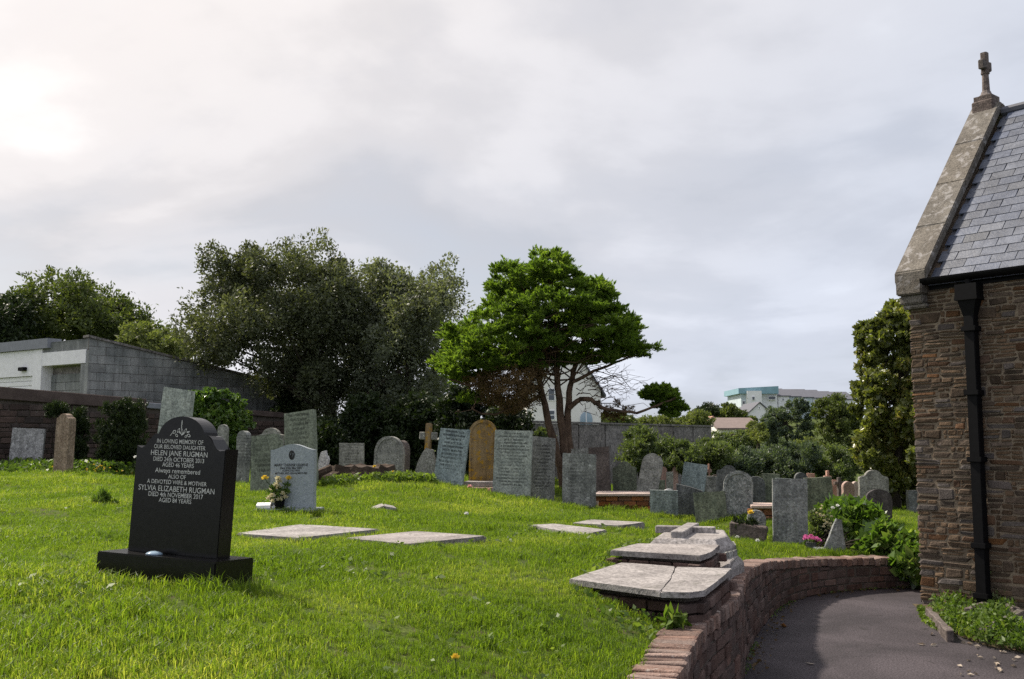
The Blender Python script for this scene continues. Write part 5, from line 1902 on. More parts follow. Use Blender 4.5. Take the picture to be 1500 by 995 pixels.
# light patches of low green in front of the dark shrubs
# ---- the green cypress-like tree with three stems
TYp = 20.0
tb0 = at_y(832, 727, TYp)
tg = lz(tb0.x, TYp)
cyp = empty('cypress_tree', (tb0.x, TYp, tg), 0, 'bright green spreading conifer with three bare stems in the middle of the graves', 'tree')
org = Vector((tb0.x, TYp, tg))
poly = [(630, 548), (628, 530), (641, 516), (637, 482), (662, 470), (690, 452), (722, 436), (704, 412), (732, 384), (768, 380), (786, 362), (814, 366), (832, 386), (862, 404), (900, 418), (916, 446), (936, 462), (946, 490), (972, 508), (955, 526), (915, 534), (880, 545), (845, 542), (800, 546), (770, 552), (720, 564), (668, 572), (645, 570)]
rs = np.random.RandomState(77)
lob = lobes_in_poly(poly, TYp, 1.9, (9, 18), 450, rs, 0.66)
lob += lobes_in_poly([(672, 580), (682, 572), (705, 578), (708, 592), (690, 600), (674, 594)], TYp, 0.2, (7, 10), 7, rs, 0.6)
farclump = lobes_in_poly([(935, 580), (945, 566), (965, 560), (990, 566), (995, 580), (1006, 600), (990, 615), (960, 612), (958, 590), (940, 588)], TYp, 0.45, (6, 12), 60, rs, 0.6)
lob += farclump


def sprays(name, lobes, per, mat, parent, seed):
    """each lobe is a cushion of short upward sprays"""
    rs = np.random.RandomState(seed)
    Cs, Ds = [], []
    for c, r in lobes:
        nb = 20
        d = rs.normal(size=(nb, 3))
        d[:, 2] = np.abs(d[:, 2]) * 0.8 - 0.10
        d /= np.linalg.norm(d, axis=1, keepdims=True)
        tip = c + d * r * rs.uniform(0.75, 1.3, (nb, 1)) * np.array([1.1, 1.1, .9])
        m = per // nb
        t = rs.uniform(0.35, 1.0, (nb, m, 1))
        p = c + (tip[:, None, :] - c) * t + rs.normal(size=(nb, m, 3)) * r * 0.14 * (1.2 - t)
        dd = d[:, None, :] * 0.9 + rs.normal(size=(nb, m, 3)) * 0.45 + np.array([0, 0, .35])
        Cs.append(p.reshape(-1, 3))
        Ds.append(dd.reshape(-1, 3))
    C, D = np.concatenate(Cs), np.concatenate(Ds)
    Lh = 0.034 * rs.uniform(0.6, 1.5, len(C))
    return leaves_mesh(name, C, D, Lh, Lh * 0.24, mat, parent, seed, 0.3)


lobL = [(c - np.array(org), r) for c, r in lob]
sprays('crown', lobL, 820, 'cypress_leaf', cyp, 5)
# brown dead sprays under the canopy
dead = lobes_in_poly([(660, 556), (720, 540), (800, 530), (800, 560), (780, 600), (745, 606), (700, 585)], TYp, 1.3, (8, 16), 110, rs, 0.4)
dead += lobes_in_poly([(865, 590), (900, 585), (935, 600), (925, 618), (880, 614)], TYp, 0.3, (6, 10), 10, rs, 0.6)
foliage('dead_sprays', [(c - np.array(org), r) for c, r in dead], 150, 0.07, 'dead_leaf', cyp, 9, 12, 0.1, 0.22)
rr = random.Random(12)


def stem(pts, r0, r1, name, dy=0.0, amp=0.02):
    bm = bmesh.new()
    P = [at_y(x, y, TYp) - org + Vector((0, dy * i / len(pts), 0)) for i, (x, y) in enumerate(pts)]
    full = []
    for a, b in zip(P[:-1], P[1:]):
        full += wander(a, b, 3, amp, rr)[:-1]
    full.append(P[-1])
    n = len(full)
    tube(bm, full, [r0 + (r1 - r0) * i / (n - 1) for i in range(n)], 9)
    from_bm(name, bm, 'bark', cyp)
    return full


st1 = stem([(830, 735), (824, 700), (812, 650), (800, 605), (792, 570), (785, 530), (770, 470)], 0.105, 0.035, 'stem', -0.2)
st2 = stem([(834, 735), (832, 690), (826, 650), (820, 600), (816, 550), (814, 480), (806, 400)], 0.115, 0.035, 'stem', 0.1)
st3 = stem([(836, 735), (836, 680), (832, 620), (834, 575), (840, 545), (858, 490), (866, 440)], 0.095, 0.03, 'stem', 0.3)
stem([(834, 598), (850, 585), (866, 586), (880, 598), (900, 602), (930, 606), (962, 594), (985, 584)], 0.055, 0.016, 'limb', -0.5)
stem([(838, 560), (862, 548), (890, 536), (930, 518), (950, 508)], 0.04, 0.012, 'limb', 0.5)
stem([(792, 570), (765, 560), (730, 560), (690, 566), (660, 558)], 0.05, 0.015, 'limb', -0.6)
stem([(740, 605), (760, 600), (785, 585), (795, 575)], 0.012, 0.03, 'limb', -0.3)
stem([(690, 596), (705, 606), (725, 608), (750, 598), (790, 580)], 0.014, 0.03, 'limb', -0.2)
# fine bare twigs and inner branches, gathered as one part each
bm = bmesh.new()
for k in range(110):
    c, r = lobL[rr.randrange(450)]
    s_ = rr.choice([st1, st2, st3])
    a = s_[rr.randrange(int(len(s_) * 0.62), len(s_))]
    b = Vector(c)
    if (b - a).length < 2.3:
        tube(bm, wander(a, b, 4, 0.10, rr), [0.017, 0.014, 0.011, 0.008, 0.005], 5)
from_bm('branches', bm, 'bark', cyp)['kind'] = 'stuff'
bm = bmesh.new()
for k in range(56):
    if k < 26:
        x0, y0 = rr.uniform(842, 880), rr.uniform(540, 590)
        x1, y1 = x0 + rr.uniform(20, 90), y0 + rr.uniform(-30, 25)
    else:
        x0, y0 = rr.uniform(690, 800), rr.uniform(545, 590)
        x1, y1 = x0 + rr.uniform(-60, 40), y0 + rr.uniform(-10, 30)
    dy = rr.uniform(-.8, .8)
    a = at_y(x0, y0, TYp) - org + Vector((0, dy * .5, 0))
    b = at_y(x1, y1, TYp) - org + Vector((0, dy, 0))
    pw = wander(a, b, 8, 0.13, rr)
    tube(bm, pw, [0.010, 0.009, 0.008, 0.007, 0.006, 0.005, 0.004, 0.003, 0.002], 4)
    for _q in range(2):
        i_ = rr.randrange(3, 7)
        tube(bm, wander(pw[i_], pw[i_] + Vector((rr.uniform(-.1, .35), rr.uniform(-.2, .2), rr.uniform(-.15, .2))), 4, .05, rr), [.005, .004, .003, .003, .002], 4)
from_bm('twigs', bm, 'bark', cyp)['kind'] = 'stuff'

# ---- bushes in front of the panel wall
for k, (cx_, cy_, rx, ry, Y, m_, lab) in enumerate(((936, 662, 27, 38, 25.0, 'shrub_leaf', 'rounded green bush at the left end of the bush row'), (985, 672, 36, 32, 26.0, 'shrub_leaf', 'spreading green bush second in the row below the panel wall'), (1040, 674, 38, 34, 27.0, 'shrub_leaf', 'green bush behind the tilted blue slate'), (1080, 682, 30, 28, 27.5, 'shrub_blue', 'blue-green bush behind the mottled arched headstone'),
                                                   (1125, 684, 36, 30, 28.5, 'shrub_blue', 'low blue-green bush below the far dark trees'), (1165, 676, 40, 38, 28.0, 'shrub_blue', 'tall blue-green bush behind the tall weathered headstone'), (1222, 684, 40, 34, 28.5, 'shrub_leaf', 'olive bush left of the church corner tree'),
                                                   (797, 640, 14, 12, 23.8, 'shrub_leaf', 'small pale green bush between the slate headstones and panel wall'))):
    po = [(cx_ + rx * math.cos(t), cy_ + ry * math.sin(t)) for t in np.linspace(0, 2 * math.pi, 16, endpoint=False)]
    tree('bush', lab, [po], Y, 0.8, 0.10, m_, 36, 430, (8, 18) if rx > 20 else (4, 7), 80 + k, [(cx_, cy_ + ry + 4), (cx_ + 2, cy_ + 6), (cx_, cy_ - 4)], 0.04, group='bushes in a row below the panel wall', cat='bush', up=0.6, narrow=0.3)
# ---- hedge, far trees
for k, (po, Y, m_, nl, lab, nm) in enumerate((([(1040, 632), (1060, 629), (1110, 632), (1112, 660), (1040, 660)], 55, 'shrub_leaf', 40, 'clipped green hedge right of the panel wall', 'hedge'),
                                              ([(1112, 640), (1110, 610), (1130, 592), (1160, 578), (1192, 590), (1200, 640), (1190, 670), (1120, 668)], 62, 'shrub_blue', 60, 'large dark round tree below the teal block', 'broadleaf_tree'),
                                              ([(1190, 600), (1200, 580), (1220, 576), (1245, 580), (1262, 600), (1262, 670), (1195, 670)], 60, 'deciduous_leaf', 60, 'tall light-topped tree left of the church corner tree', 'broadleaf_tree'),
                                              ([(1155, 652), (1175, 640), (1200, 646), (1210, 675), (1150, 675)], 48, 'light_leaf', 26, 'small brownish shrub in front of the far dark tree', 'shrub'),
                                              ([(1102, 618), (1112, 612), (1120, 625), (1118, 650), (1100, 650)], 52, 'light_leaf', 16, 'small yellow-green tree at the edge of the hedge', 'small_tree'),
                                              ([(1000, 610), (1012, 600), (1035, 604), (1046, 618), (1040, 632), (1000, 632)], 60, 'light_leaf', 24, 'olive shrub peeping over the panel wall', 'shrub'),
                                              ([(1020, 600), (1035, 592), (1052, 596), (1054, 612), (1024, 612)], 110, 'dark_leaf', 20, 'dark round tree on the slope left of the bungalow', 'small_tree'),
                                              ([(1048, 604), (1060, 590), (1085, 596), (1100, 608), (1125, 610), (1128, 622), (1050, 618)], 112, 'deciduous_leaf', 40, 'row of green trees above the bungalow roof', 'broadleaf_tree'),
                                              ([(885, 612), (900, 600), (930, 606), (940, 630), (885, 632)], 64, 'deciduous_leaf', 30, 'brown-green shrub right of the white house', 'shrub'),
                                              ([(930, 622), (945, 610), (975, 606), (1004, 612), (1010, 632), (930, 634)], 66, 'light_leaf', 34, 'olive hedge showing above the panel wall under the green branch end', 'hedge'),
                                              ([(860, 622), (875, 606), (900, 612), (900, 632), (860, 632)], 82, 'dark_leaf', 20, 'dark shrub beside the right corner of the white house', 'shrub'))):
    po_ = np.array(po, float)
    sc_ = Y / 30.0
    tree(nm, lab, [po], Y, 1.2 * sc_ * 0.6, 0.10 * sc_ * 0.8, m_, nl, 330, (5, 12), 120 + k, [(po_[:, 0].mean(), 668), (po_[:, 0].mean(), po_[:, 1].mean() + 5), (po_[:, 0].mean(), po_[:, 1].mean() - 6)], 0.06 * sc_, cat={'hedge': 'hedge', 'shrub': 'shrub'}.get(nm, 'tree'))
# ---- laurel-like tree by the church corner
tree('broadleaf_tree', 'olive green tree with yellowing leaves right against the church corner', [[(1250, 700), (1246, 660), (1258, 625), (1246, 600), (1262, 575), (1247, 548), (1264, 520), (1256, 482), (1276, 462), (1300, 445), (1330, 430), (1370, 440), (1400, 480), (1400, 740), (1256, 736)]], 21.5, 1.2, 0.12, 'laurel_leaf', 210, 430, (9, 19), 140, [(1310, 752), (1316, 660), (1320, 560), (1324, 490)], 0.10, clump=14, narrow=0.5)

# ------------------------------------------------------------------ low plants
def leaf_patch(name, pts, n, leaf, mat, label, cat, kind=None, h=0.1, seed=1, narrow=0.5, up=0.6, parent=None, zoff=0.0, group=None, sp=None):
    """leaves over a ground outline given in world xy"""
    rs = np.random.RandomState(seed)
    P = np.array([(q[0], q[1]) for q in pts])
    lo, hi = P.min(0), P.max(0)
    C = rs.uniform(lo, hi, (n * 3, 2))
    C = C[dist_poly(C, P) > 0][:n]
    z = lawn(C) + zoff + rs.rand(len(C)) ** 1.3 * h
    C3 = np.column_stack([C, z])
    D = rs.normal(size=(len(C), 3)) + np.array([0, 0, up])
    Lh = leaf * .5 * rs.uniform(.6, 1.3, len(C))
    o = leaves_mesh(name, C3, D, Lh, Lh * narrow, mat, parent, seed)
    if parent is None:
        tag(o, label, cat, group, kind)
    return o


def plant(name, label, cat, loc, lobes, leaf, mat, per=200, seed=1, narrow=0.45, up=0.4, stems=8, group=None, clump=10, stem_r=0.008, bark='bark_dark'):
    root = empty(name, loc, 0, label, cat, group)
    foliage('foliage', [(np.array(c, float), r) for c, r in lobes], per, leaf, mat, root, seed, clump, up, narrow)
    rr_ = random.Random(seed)
    bm = bmesh.new()
    for k in range(stems):
        c, r = rr_.choice(lobes)
        tube(bm, wander(Vector((rr_.uniform(-.06, .06), rr_.uniform(-.05, .05), -.05)), Vector(c), 4, 0.04, rr_), [stem_r, stem_r * .9, stem_r * .8, stem_r * .6, stem_r * .4], 5)
    from_bm('stems', bm, bark, root)['kind'] = 'stuff'
    return root


def blossoms(parent, pts, r, mat, name='flower', petals=6, seed=3):
    """each flower its own mesh: a ring of cupped petals round a heart"""
    rs = np.random.RandomState(seed)
    for k, p in enumerate(pts):
        C, D, = [], []
        for j in range(petals * 2):
            a = 2 * math.pi * j / petals + rs.rand() * .3
            e = 0.5 if j < petals else 1.1
            d = np.array([math.cos(a) * math.cos(e), math.sin(a) * math.cos(e), math.sin(e)])
            C.append(np.array(p) + d * r * .55)
            D.append(d)
        n = len(C)
        leaves_mesh(name, np.array(C), np.array(D), np.full(n, r * .55), np.full(n, r * .42), mat, parent, seed + k)


# ivy over the back wall
q = at_y(318, 610, 24.2)
g_ = lz(q.x, q.y)
rs = np.random.RandomState(61)
lob = lobes_in_poly([(272, 580), (296, 570), (330, 574), (352, 580), (372, 605), (362, 650), (330, 690), (290, 690), (276, 640)], 24.2, 0.35, (7, 14), 120, rs, 0.5)
plant('ivy', 'sunlit ivy bush climbing the back wall behind the black headstone', 'ivy', (q.x, q.y, g_), [(c - np.array([q.x, q.y, g_]), r) for c, r in lob], 0.10, 'glossy_leaf', 240, 61, 0.6, -0.2, 12)
# dark upright conifers on the left wall
for k, (po, Y, lab) in enumerate((([(140, 640), (146, 600), (160, 586), (172, 592), (180, 582), (192, 590), (204, 583), (212, 610), (214, 660), (206, 688), (150, 688)], 20.6, 'dark upright conifer bush in front of the left wall'),
                                  ([(100, 618), (112, 590), (124, 600), (126, 640), (122, 680), (108, 680)], 21.2, 'small dark fern-like bush beside the thick brown headstone'),
                                  ([(70, 600), (80, 588), (94, 592), (96, 606), (80, 612)], 21.4, 'small ivy tuft on the left wall above the brown headstone'))):
    q = at_y(np.mean([a[0] for a in po]), 692, Y)
    g_ = lz(q.x, q.y)
    rs = np.random.RandomState(64 + k)
    lob = lobes_in_poly(po, Y, 0.3, (6, 11), (150, 60, 14)[k], rs, 0.5)
    plant('conifer_bush' if k == 0 else 'bush', lab, 'bush', (q.x, q.y, g_), [(c - np.array([q.x, q.y, g_]), r) for c, r in lob], 0.075, 'dark_leaf', 260, 64 + k, 0.22, 1.2, 10, stem_r=0.015)
# narcissus-white flowers near it
q = at_y(203, 690, 19.8)
wf = plant('white_flowers', 'two white blooms on dark stems beside the black headstone', 'flowers', (q.x, q.y, lz(q.x, q.y)), [((0, 0, .25), .12), ((.1, 0, .3), .1)], 0.08, 'dark_leaf', 60, 71, 0.3, 0.8, 6)
blossoms(wf, [(-.05, -.05, .40), (.02, -.05, .37), (.17, -.04, .38)], 0.05, 'petal_white', seed=6)
# weeds at the foot of the wall
pts = [at_y(a, 690, b) for a, b in ((-30, 19.2), (225, 20.0), (330, 22), (330, 23), (225, 21.6), (-30, 20.8))]
leaf_patch('weeds', pts, 5200, 0.11, 'weed_leaf', 'strip of leafy weeds along the foot of the left wall', 'weeds', 'stuff', 0.30, 72)
rs = np.random.RandomState(4)
yb = empty('buttercups', (pts[0].x, 19.3, lz(pts[0].x, 19.3)), 0, 'scattered tiny yellow flowers along the weeds by the left wall', 'flowers')
ob = np.array([pts[0].x, 19.3, lz(pts[0].x, 19.3)])
fl = []
for k in range(26):
    px, Y = rs.uniform(60, 215), rs.uniform(19.2, 20.0)
    q = at_y(px, 690, Y)
    fl.append(np.array([q.x, Y, lz(q.x, Y) + rs.uniform(.06, .2)]) - ob)
blossoms(yb, fl, 0.022, 'petal_yellow', petals=5, seed=40)
# tuft on the lawn
q = at_y(151, 748, 11.3)
plant('grass_tuft', 'small dark leafy tuft on the lawn left of the black headstone', 'plant', (q.x, q.y, lz(q.x, q.y)), [((0, 0, .06), .09), ((.08, .02, .05), .07), ((-.08, 0, .05), .07), ((0, 0, .12), .06)], 0.07, 'weed_leaf', 160, 73, 0.2, 1.2, 4, stem_r=.003)
# stump on its mound with ground cover
q = at_y(528, 703, 16.6)
sg_ = lz(q.x, q.y)
stp = empty('tree_stump', (q.x, q.y, sg_ + .07), 0, 'low rotten tree stump on a grassy mound behind the lawn', 'stump')
bm = bmesh.new()
rr = random.Random(5)
n = 30
rings = []
for (z_, k_) in ((-.15, 1.25), (0.0, 1.12), (.08, 1.0), (.16, .96)):
    ring = []
    for j in range(n):
        a = 2 * math.pi * j / n
        rr2 = (1 + .10 * math.sin(5 * a + 1) + .06 * math.sin(11 * a)) * k_
        ring.append(bm.verts.new((0.52 * rr2 * math.cos(a) + (-.12 if z_ < .05 and math.cos(a) < -.5 else 0), .40 * rr2 * math.sin(a), z_ + (rr.uniform(-.035, .04) if z_ > .1 else 0))))
    rings.append(ring)
for i in range(3):
    for j in range(n):
        bm.faces.new((rings[i][j], rings[i][(j + 1) % n], rings[i + 1][(j + 1) % n], rings[i + 1][j]))
inner = [bm.verts.new((.85 * v_.co.x, .85 * v_.co.y, v_.co.z - .04 + rr.uniform(-.02, .02))) for v_ in rings[-1]]
for j in range(n):
    bm.faces.new((rings[-1][j], rings[-1][(j + 1) % n], inner[(j + 1) % n], inner[j]))
bm.faces.new(inner)
from_bm('wood', bm, 'stump_wood', stp)
bm = bmesh.new()
tube(bm, [Vector((-.45, -.15, .10)), Vector((-.62, -.22, .04)), Vector((-.82, -.28, -.03)), Vector((-.95, -.3, -.08))], [.10, .08, .06, .03], 8)
from_bm('root', bm, 'stump_wood', stp)
pts = [at_y(a, b, c) for a, b, c in ((468, 706, 15.6), (560, 706, 15.9), (640, 708, 16.2), (640, 706, 17.4), (585, 706, 17.2), (560, 706, 16.15), (480, 706, 16.0))]
leaf_patch('ground_cover', pts, 1700, 0.10, 'clover_leaf', 'leafy ground cover around the tree stump', 'ground cover', 'stuff', 0.14, 75)
fy = empty('yellow_flowers', (q.x + .45, q.y - .1, sg_), 0, 'tiny yellow blooms on top of the stump', 'flowers')
blossoms(fy, [(-.18, -.2, .22), (.12, -.1, .13), (-.16, -.2, .17)], 0.035, 'petal_yellow', seed=90)
bm = bmesh.new()
for (x, y, z_) in ((-.18, -.2, .22), (.12, -.1, .13), (-.16, -.2, .17)):
    tube(bm, [Vector((x, y, -.05)), Vector((x, y, z_))], [.004, .003], 5)
from_bm('stems', bm, 'weed_leaf', fy)
# clover/broad-leaf weeds near the tombs
for k, (pts_px, n, h, lab) in enumerate((([(858, 836), (880, 815), (930, 790), (965, 782), (985, 790), (935, 797), (900, 812), (905, 824), (850, 846)], 2600, .06, 'broad-leaved weeds on the turf left of the tombs'),
                                          ([(905, 822), (900, 812), (1000, 818), (1005, 826), (990, 828)], 900, .09, 'leafy weeds growing between the two brick tombs'))):
    z_ = .78
    leaf_patch('weeds', [on_z(*a, z_) for a in pts_px], n, 0.05, 'clover_leaf', lab, 'weeds', 'stuff', h, 140 + k, 0.75)
pts = [(0.42, 5.35), (0.72, 5.15), (.88, 5.45), (0.80, 5.62), (.5, 5.75), (.30, 5.9)]
leaf_patch('weeds', pts, 160, 0.04, 'weed_leaf', 'leafy weeds in the turf corner under the cracked slab', 'weeds', 'stuff', .07, 144, 0.6)
leaf_patch('weeds', [at_y(a, b, c) for a, b, c in ((20, 860, 5.0), (130, 850, 5.0), (140, 880, 4.6), (40, 890, 4.4))], 360, 0.028, 'clover_leaf', 'pale clover patch in the near left turf', 'weeds', 'stuff', .055, 147, 0.7)
dk = plant('dock_plant', 'small dock plant with broad leaves at the end of the wall coping', 'plant', (0.86, 5.42, 0.61), [((0, 0, .03), .06), ((.05, .02, .02), .05)], 0.10, 'weed_leaf', 30, 145, 0.35, 0.1, 2, stem_r=.003)

# ---- large-leaved glossy shrub and cream flowers along the far wall
sh = empty('leafy_shrub', (3.55, 11.45, lz(3.55, 11.45)), 0, 'glossy large-leaved shrub spilling over the far end of the path wall', 'shrub')
ob = np.array([3.55, 11.45, lz(3.55, 11.45)])
rs = np.random.RandomState(91)
lob = []
for (po, Y, n) in (([(1192, 775), (1204, 742), (1245, 732), (1290, 746), (1300, 790), (1240, 802)], 12.6, 60), ([(1222, 790), (1226, 752), (1250, 736), (1282, 748), (1300, 775), (1300, 800), (1250, 806)], 12.0, 60), ([(1250, 810), (1275, 768), (1320, 772), (1345, 795), (1365, 830), (1330, 842), (1265, 834)], 11.5, 70), ([(1296, 830), (1316, 800), (1350, 806), (1372, 850), (1330, 858)], 11.15, 40)):
    lob += lobes_in_poly(po, Y, 0.34, (9, 16), n, rs, 0.55)
foliage('foliage', [(c - ob, r) for c, r in lob], 66, 0.165, 'glossy_leaf', sh, 92, 12, 0.5, 0.62)
bm = bmesh.new()
for c, r in lob[::2]:
    tube(bm, wander(Vector((rs.uniform(-.3, .6), rs.uniform(0, .3), -.05)), Vector(c - ob), 4, .04, R), [.012, .010, .008, .006, .004], 5)
from_bm('stems', bm, 'bark_dark', sh)['kind'] = 'stuff'
q = at_y(1205, 795, 12.1)
g_ = lz(q.x, q.y)
ob = np.array([q.x, q.y, g_])
lob = lobes_in_poly([(1186, 795), (1188, 752), (1205, 740), (1232, 748), (1236, 775), (1212, 798)], 12.1, 0.18, (6, 11), 46, rs, 0.5)
cf = plant('flowering_plant', 'bushy plant with many small cream flowers beside the tall weathered headstone', 'plant', (q.x, q.y, g_), [(c - ob, r) for c, r in lob], 0.05, 'shrub_leaf', 90, 93, 0.4, 0.6, 14, stem_r=.004, clump=8)
fl = [c - ob + np.array([rs.uniform(-.06, .06), -.12 - rs.rand() * .08, rs.uniform(-.05, .08)]) for c, r in lob for _ in range(2)]
blossoms(cf, fl[:44], 0.022, 'petal_cream', petals=5, seed=200)
fl = [np.array([at_y(px, py, 12.0).x, 12.0 - .12, at_y(px, py, 12.0).z]) - ob for px, py in ((1222, 741), (1228, 746), (1215, 744), (1233, 752), (1240, 748), (1245, 755), (1238, 762))]
blossoms(cf, fl, 0.03, 'petal_white', petals=5, seed=260)
# pink flowers in a pot
q = at_y(1188, 806, 11.5)
g_ = lz(q.x, q.y)
pk = empty('flower_pot', (q.x, q.y, g_), 0, 'small pot of bright pink flowers in front of the broken triangular stone', 'flower pot')
bm = bmesh.new()
tube(bm, [Vector((0, 0, z_)) for z_ in (-.02, 0, .07, .085)], [.045, .05, .065, .07], 12)
from_bm('pot', bm, 'slate_dark_plain', pk)
blossoms(pk, [(-.07, -.02, .12), (-.03, -.05, .13), (.02, -.04, .125), (.06, -.03, .115), (-.05, .02, .14), (.01, .02, .145), (.07, .02, .12), (.09, -.02, .10)], .035, 'petal_pink', petals=7, seed=300)
foliage('leaves', [(np.array([0, 0, .09]), .07)], 60, .05, 'weed_leaf', pk, 301, 8)
q2 = at_y(1204, 808, 11.45)
o = link_mesh('grave_tablet', piece_mesh('white_stone', 3, .02, .04).copy(), None, None, (q2.x, q2.y, lz(q2.x, q2.y) + .022), (0.05, .12, .3), (.20, .14, .04))
tag(o, 'small grey stone tablet lying beside the pink flowers', 'tablet')
# potted plant on the brown block
pb = plant('potted_plant', 'small dark rosette plant with a yellow bloom on the brown stone block', 'plant', (blk_top.x, blk_top.y, blk_top.z - 0.01), [((0, 0, .04), .10), ((-.08, 0, .03), .08), ((.08, 0, .03), .08)], .09, 'dark_leaf', 90, 302, .22, 1.0, 3, stem_r=.004)
blossoms(pb, [(.05, -.06, .15)], .05, 'petal_yellow', petals=8, seed=303)

# ---- bouquet and ornaments on the grey headstone
bq = empty('bouquet', (0, 0, 0), 0, 'bouquet of cream and yellow flowers in front of the grey granite headstone', 'flowers')
bq.matrix_world = gl.matrix_world @ Matrix.Translation((-0.085, -0.105, 0.087))
bm = bmesh.new()
tube(bm, [Vector((0, 0, z_)) for z_ in (0, .02, .09, .10)], [.045, .05, .06, .055], 12)
from_bm('vase', bm, 'black_iron', bq)
fl = [(-.11, -.02, .10), (-.06, -.05, .13), (-.08, 0, .20), (-.03, -.03, .24), (.0, -.02, .28), (-.02, .01, .21), (.05, -.03, .15), (.07, -.02, .11), (.02, -.05, .09), (-.05, -.06, .07), (-.01, -.02, .31)]
blossoms(bq, fl, .042, 'petal_cream', petals=7, seed=310)
blossoms(bq, [(.10, 0, .31), (-.165, 0, .315)], .045, 'petal_yellow', petals=7, seed=330)
foliage('leaves', [(np.array([0, 0, .14]), .09), (np.array([-.05, 0, .20]), .07), (np.array([.06, 0, .22]), .06)], 70, .07, 'weed_leaf', bq, 331, 8, .8, .3)
bm = bmesh.new()
for p in fl + [(.10, 0, .31), (-.165, 0, .315)]:
    tube(bm, [Vector((0, 0, .06)), Vector(p) * .6 + Vector((0, 0, .05)), Vector(p)], [.004, .003, .003], 5)
from_bm('stems', bm, 'weed_leaf', bq)
bk = empty('open_book_ornament', (0, 0, 0), 0, 'white open-book ornament on the left of the grey headstone plinth', 'ornament')
bk.matrix_world = gl.matrix_world @ Matrix.Translation((-0.26, -0.10, 0.087)) @ Matrix.Rotation(0.25, 4, 'Z')
for sg in (-1, 1):
    bm = bmesh.new()
    vs = bm_box(bm, 0, .075, -.05, .05, 0, .03)
    for v_ in vs[4:]:
        v_.co.z += .02 + .25 * v_.co.y + (.02 if .02 < v_.co.x < .05 else 0)
    for v_ in vs:
        v_.co.x = v_.co.x * sg
    bmesh.ops.bevel(bm, geom=list(bm.edges), offset=.004, segments=1, affect='EDGES')
    from_bm('page_block', bm, 'white_paint', bk)
for k, (x, r_, lab) in enumerate(((-.135, .022, 'small white pebble among the flowers on the grey plinth'), (.03, .018, 'tiny pale pebble right of the vase on the grey plinth'))):
    bm = bmesh.new()
    bmesh.ops.create_icosphere(bm, subdivisions=2, radius=r_)
    for v_ in bm.verts:
        v_.co.z *= .8
        v_.co += v_.co.normalized() * R.uniform(-.0015, .0015)
    o = from_bm('pebble', bm, 'white_stone', smooth=True)
    tag(o, lab, 'pebble')
    o.matrix_world = gl.matrix_world @ Matrix.Translation((x, -.14, .087 + r_ * .78))

# ------------------------------------------------------------------ planting bed by the church
bedpx = [(1342, 884), (1360, 906), (1385, 922), (1412, 935), (1450, 948), (1500, 957), (1560, 962), (1680, 960)]
bed = [on_z(a, b, 0.0) for a, b in bedpx] + [Vector((6.4, 7.3, 0)), Vector((5.6, 8.0, 0))]
bed = [Vector((3.93, 9.98, 0))] + bed[1:]
bm = bmesh.new()
lo = [bm.verts.new((q.x, q.y, -0.03)) for q in bed]
md = [bm.verts.new((q.x, q.y, 0.004)) for q in bed]
cen = sum(bed, Vector()) / len(bed)
hi = [bm.verts.new((q.x + (cen.x - q.x) * .22, q.y + (cen.y - q.y) * .22, 0.05)) for q in bed]
n = len(bed)
for A1, B1 in ((lo, md), (md, hi)):
    for k in range(n):
        bm.faces.new((A1[k], A1[(k + 1) % n], B1[(k + 1) % n], B1[k]))
bm.faces.new(hi)
o = from_bm('flower_bed', bm, 'dirt')
tag(o, 'low soil bed between the path and the church wall', 'flower bed', kind='structure')


def kerb(name, a, b, wd_, z0, z1, mat, label):
    d = (b - a)
    d.z = 0
    L = d.length
    d.normalize()
    bm = bmesh.new()
    k = max(2, int(L / .12))
    vs = bm_box(bm, 0, L, -wd_ / 2, wd_ / 2, 0, z1 - z0)
    bmesh.ops.subdivide_edges(bm, edges=[e for e in bm.edges if e.calc_length() > wd_ * 1.5 and e.calc_length() > .2], cuts=k)
    for v_ in bm.verts:
        v_.co += Vector((0, R.uniform(-.006, .006), R.uniform(-.006, .006)))
    bmesh.ops.bevel(bm, geom=[e for e in bm.edges if e.calc_face_angle(0) > .8], offset=.008, segments=1, affect='EDGES')
    o = from_bm(name, bm, mat)
    o.matrix_world = Matrix.Translation((a.x, a.y, z0)) @ Matrix.Rotation(math.atan2(d.y, d.x), 4, 'Z')
    tag(o, label, 'kerb')


kerb('grave_kerb', on_z(1361, 892, .08), on_z(1392, 926, .08), .06, -.02, .09, 'brown_stone', 'pale stone edging at the left of the bed by the church corner')
kerb('grave_kerb', on_z(1440, 925, .10), on_z(1496, 896, .10), .07, -.02, .12, 'coping_stone', 'straight stone grave kerb in front of the bed')
kerb('grave_kerb', on_z(1418, 893, .10), on_z(1484, 868, .10), .06, -.02, .11, 'brown_stone', 'straight stone grave kerb near the downpipe')
kerb('grave_kerb', on_z(1490, 893, .10), on_z(1466, 884, .10), .06, -.02, .115, 'brown_stone', 'short cross kerb joining the two grave kerbs')
o = gpoly('ledger_slab', [on_z(1455, 925, .06), on_z(1500, 900, .06), on_z(1580, 915, .06), on_z(1530, 935, .06)], 0.0, .065, 'ledger', 'pale slab lying behind the front grave kerb at the right edge', 'slab')


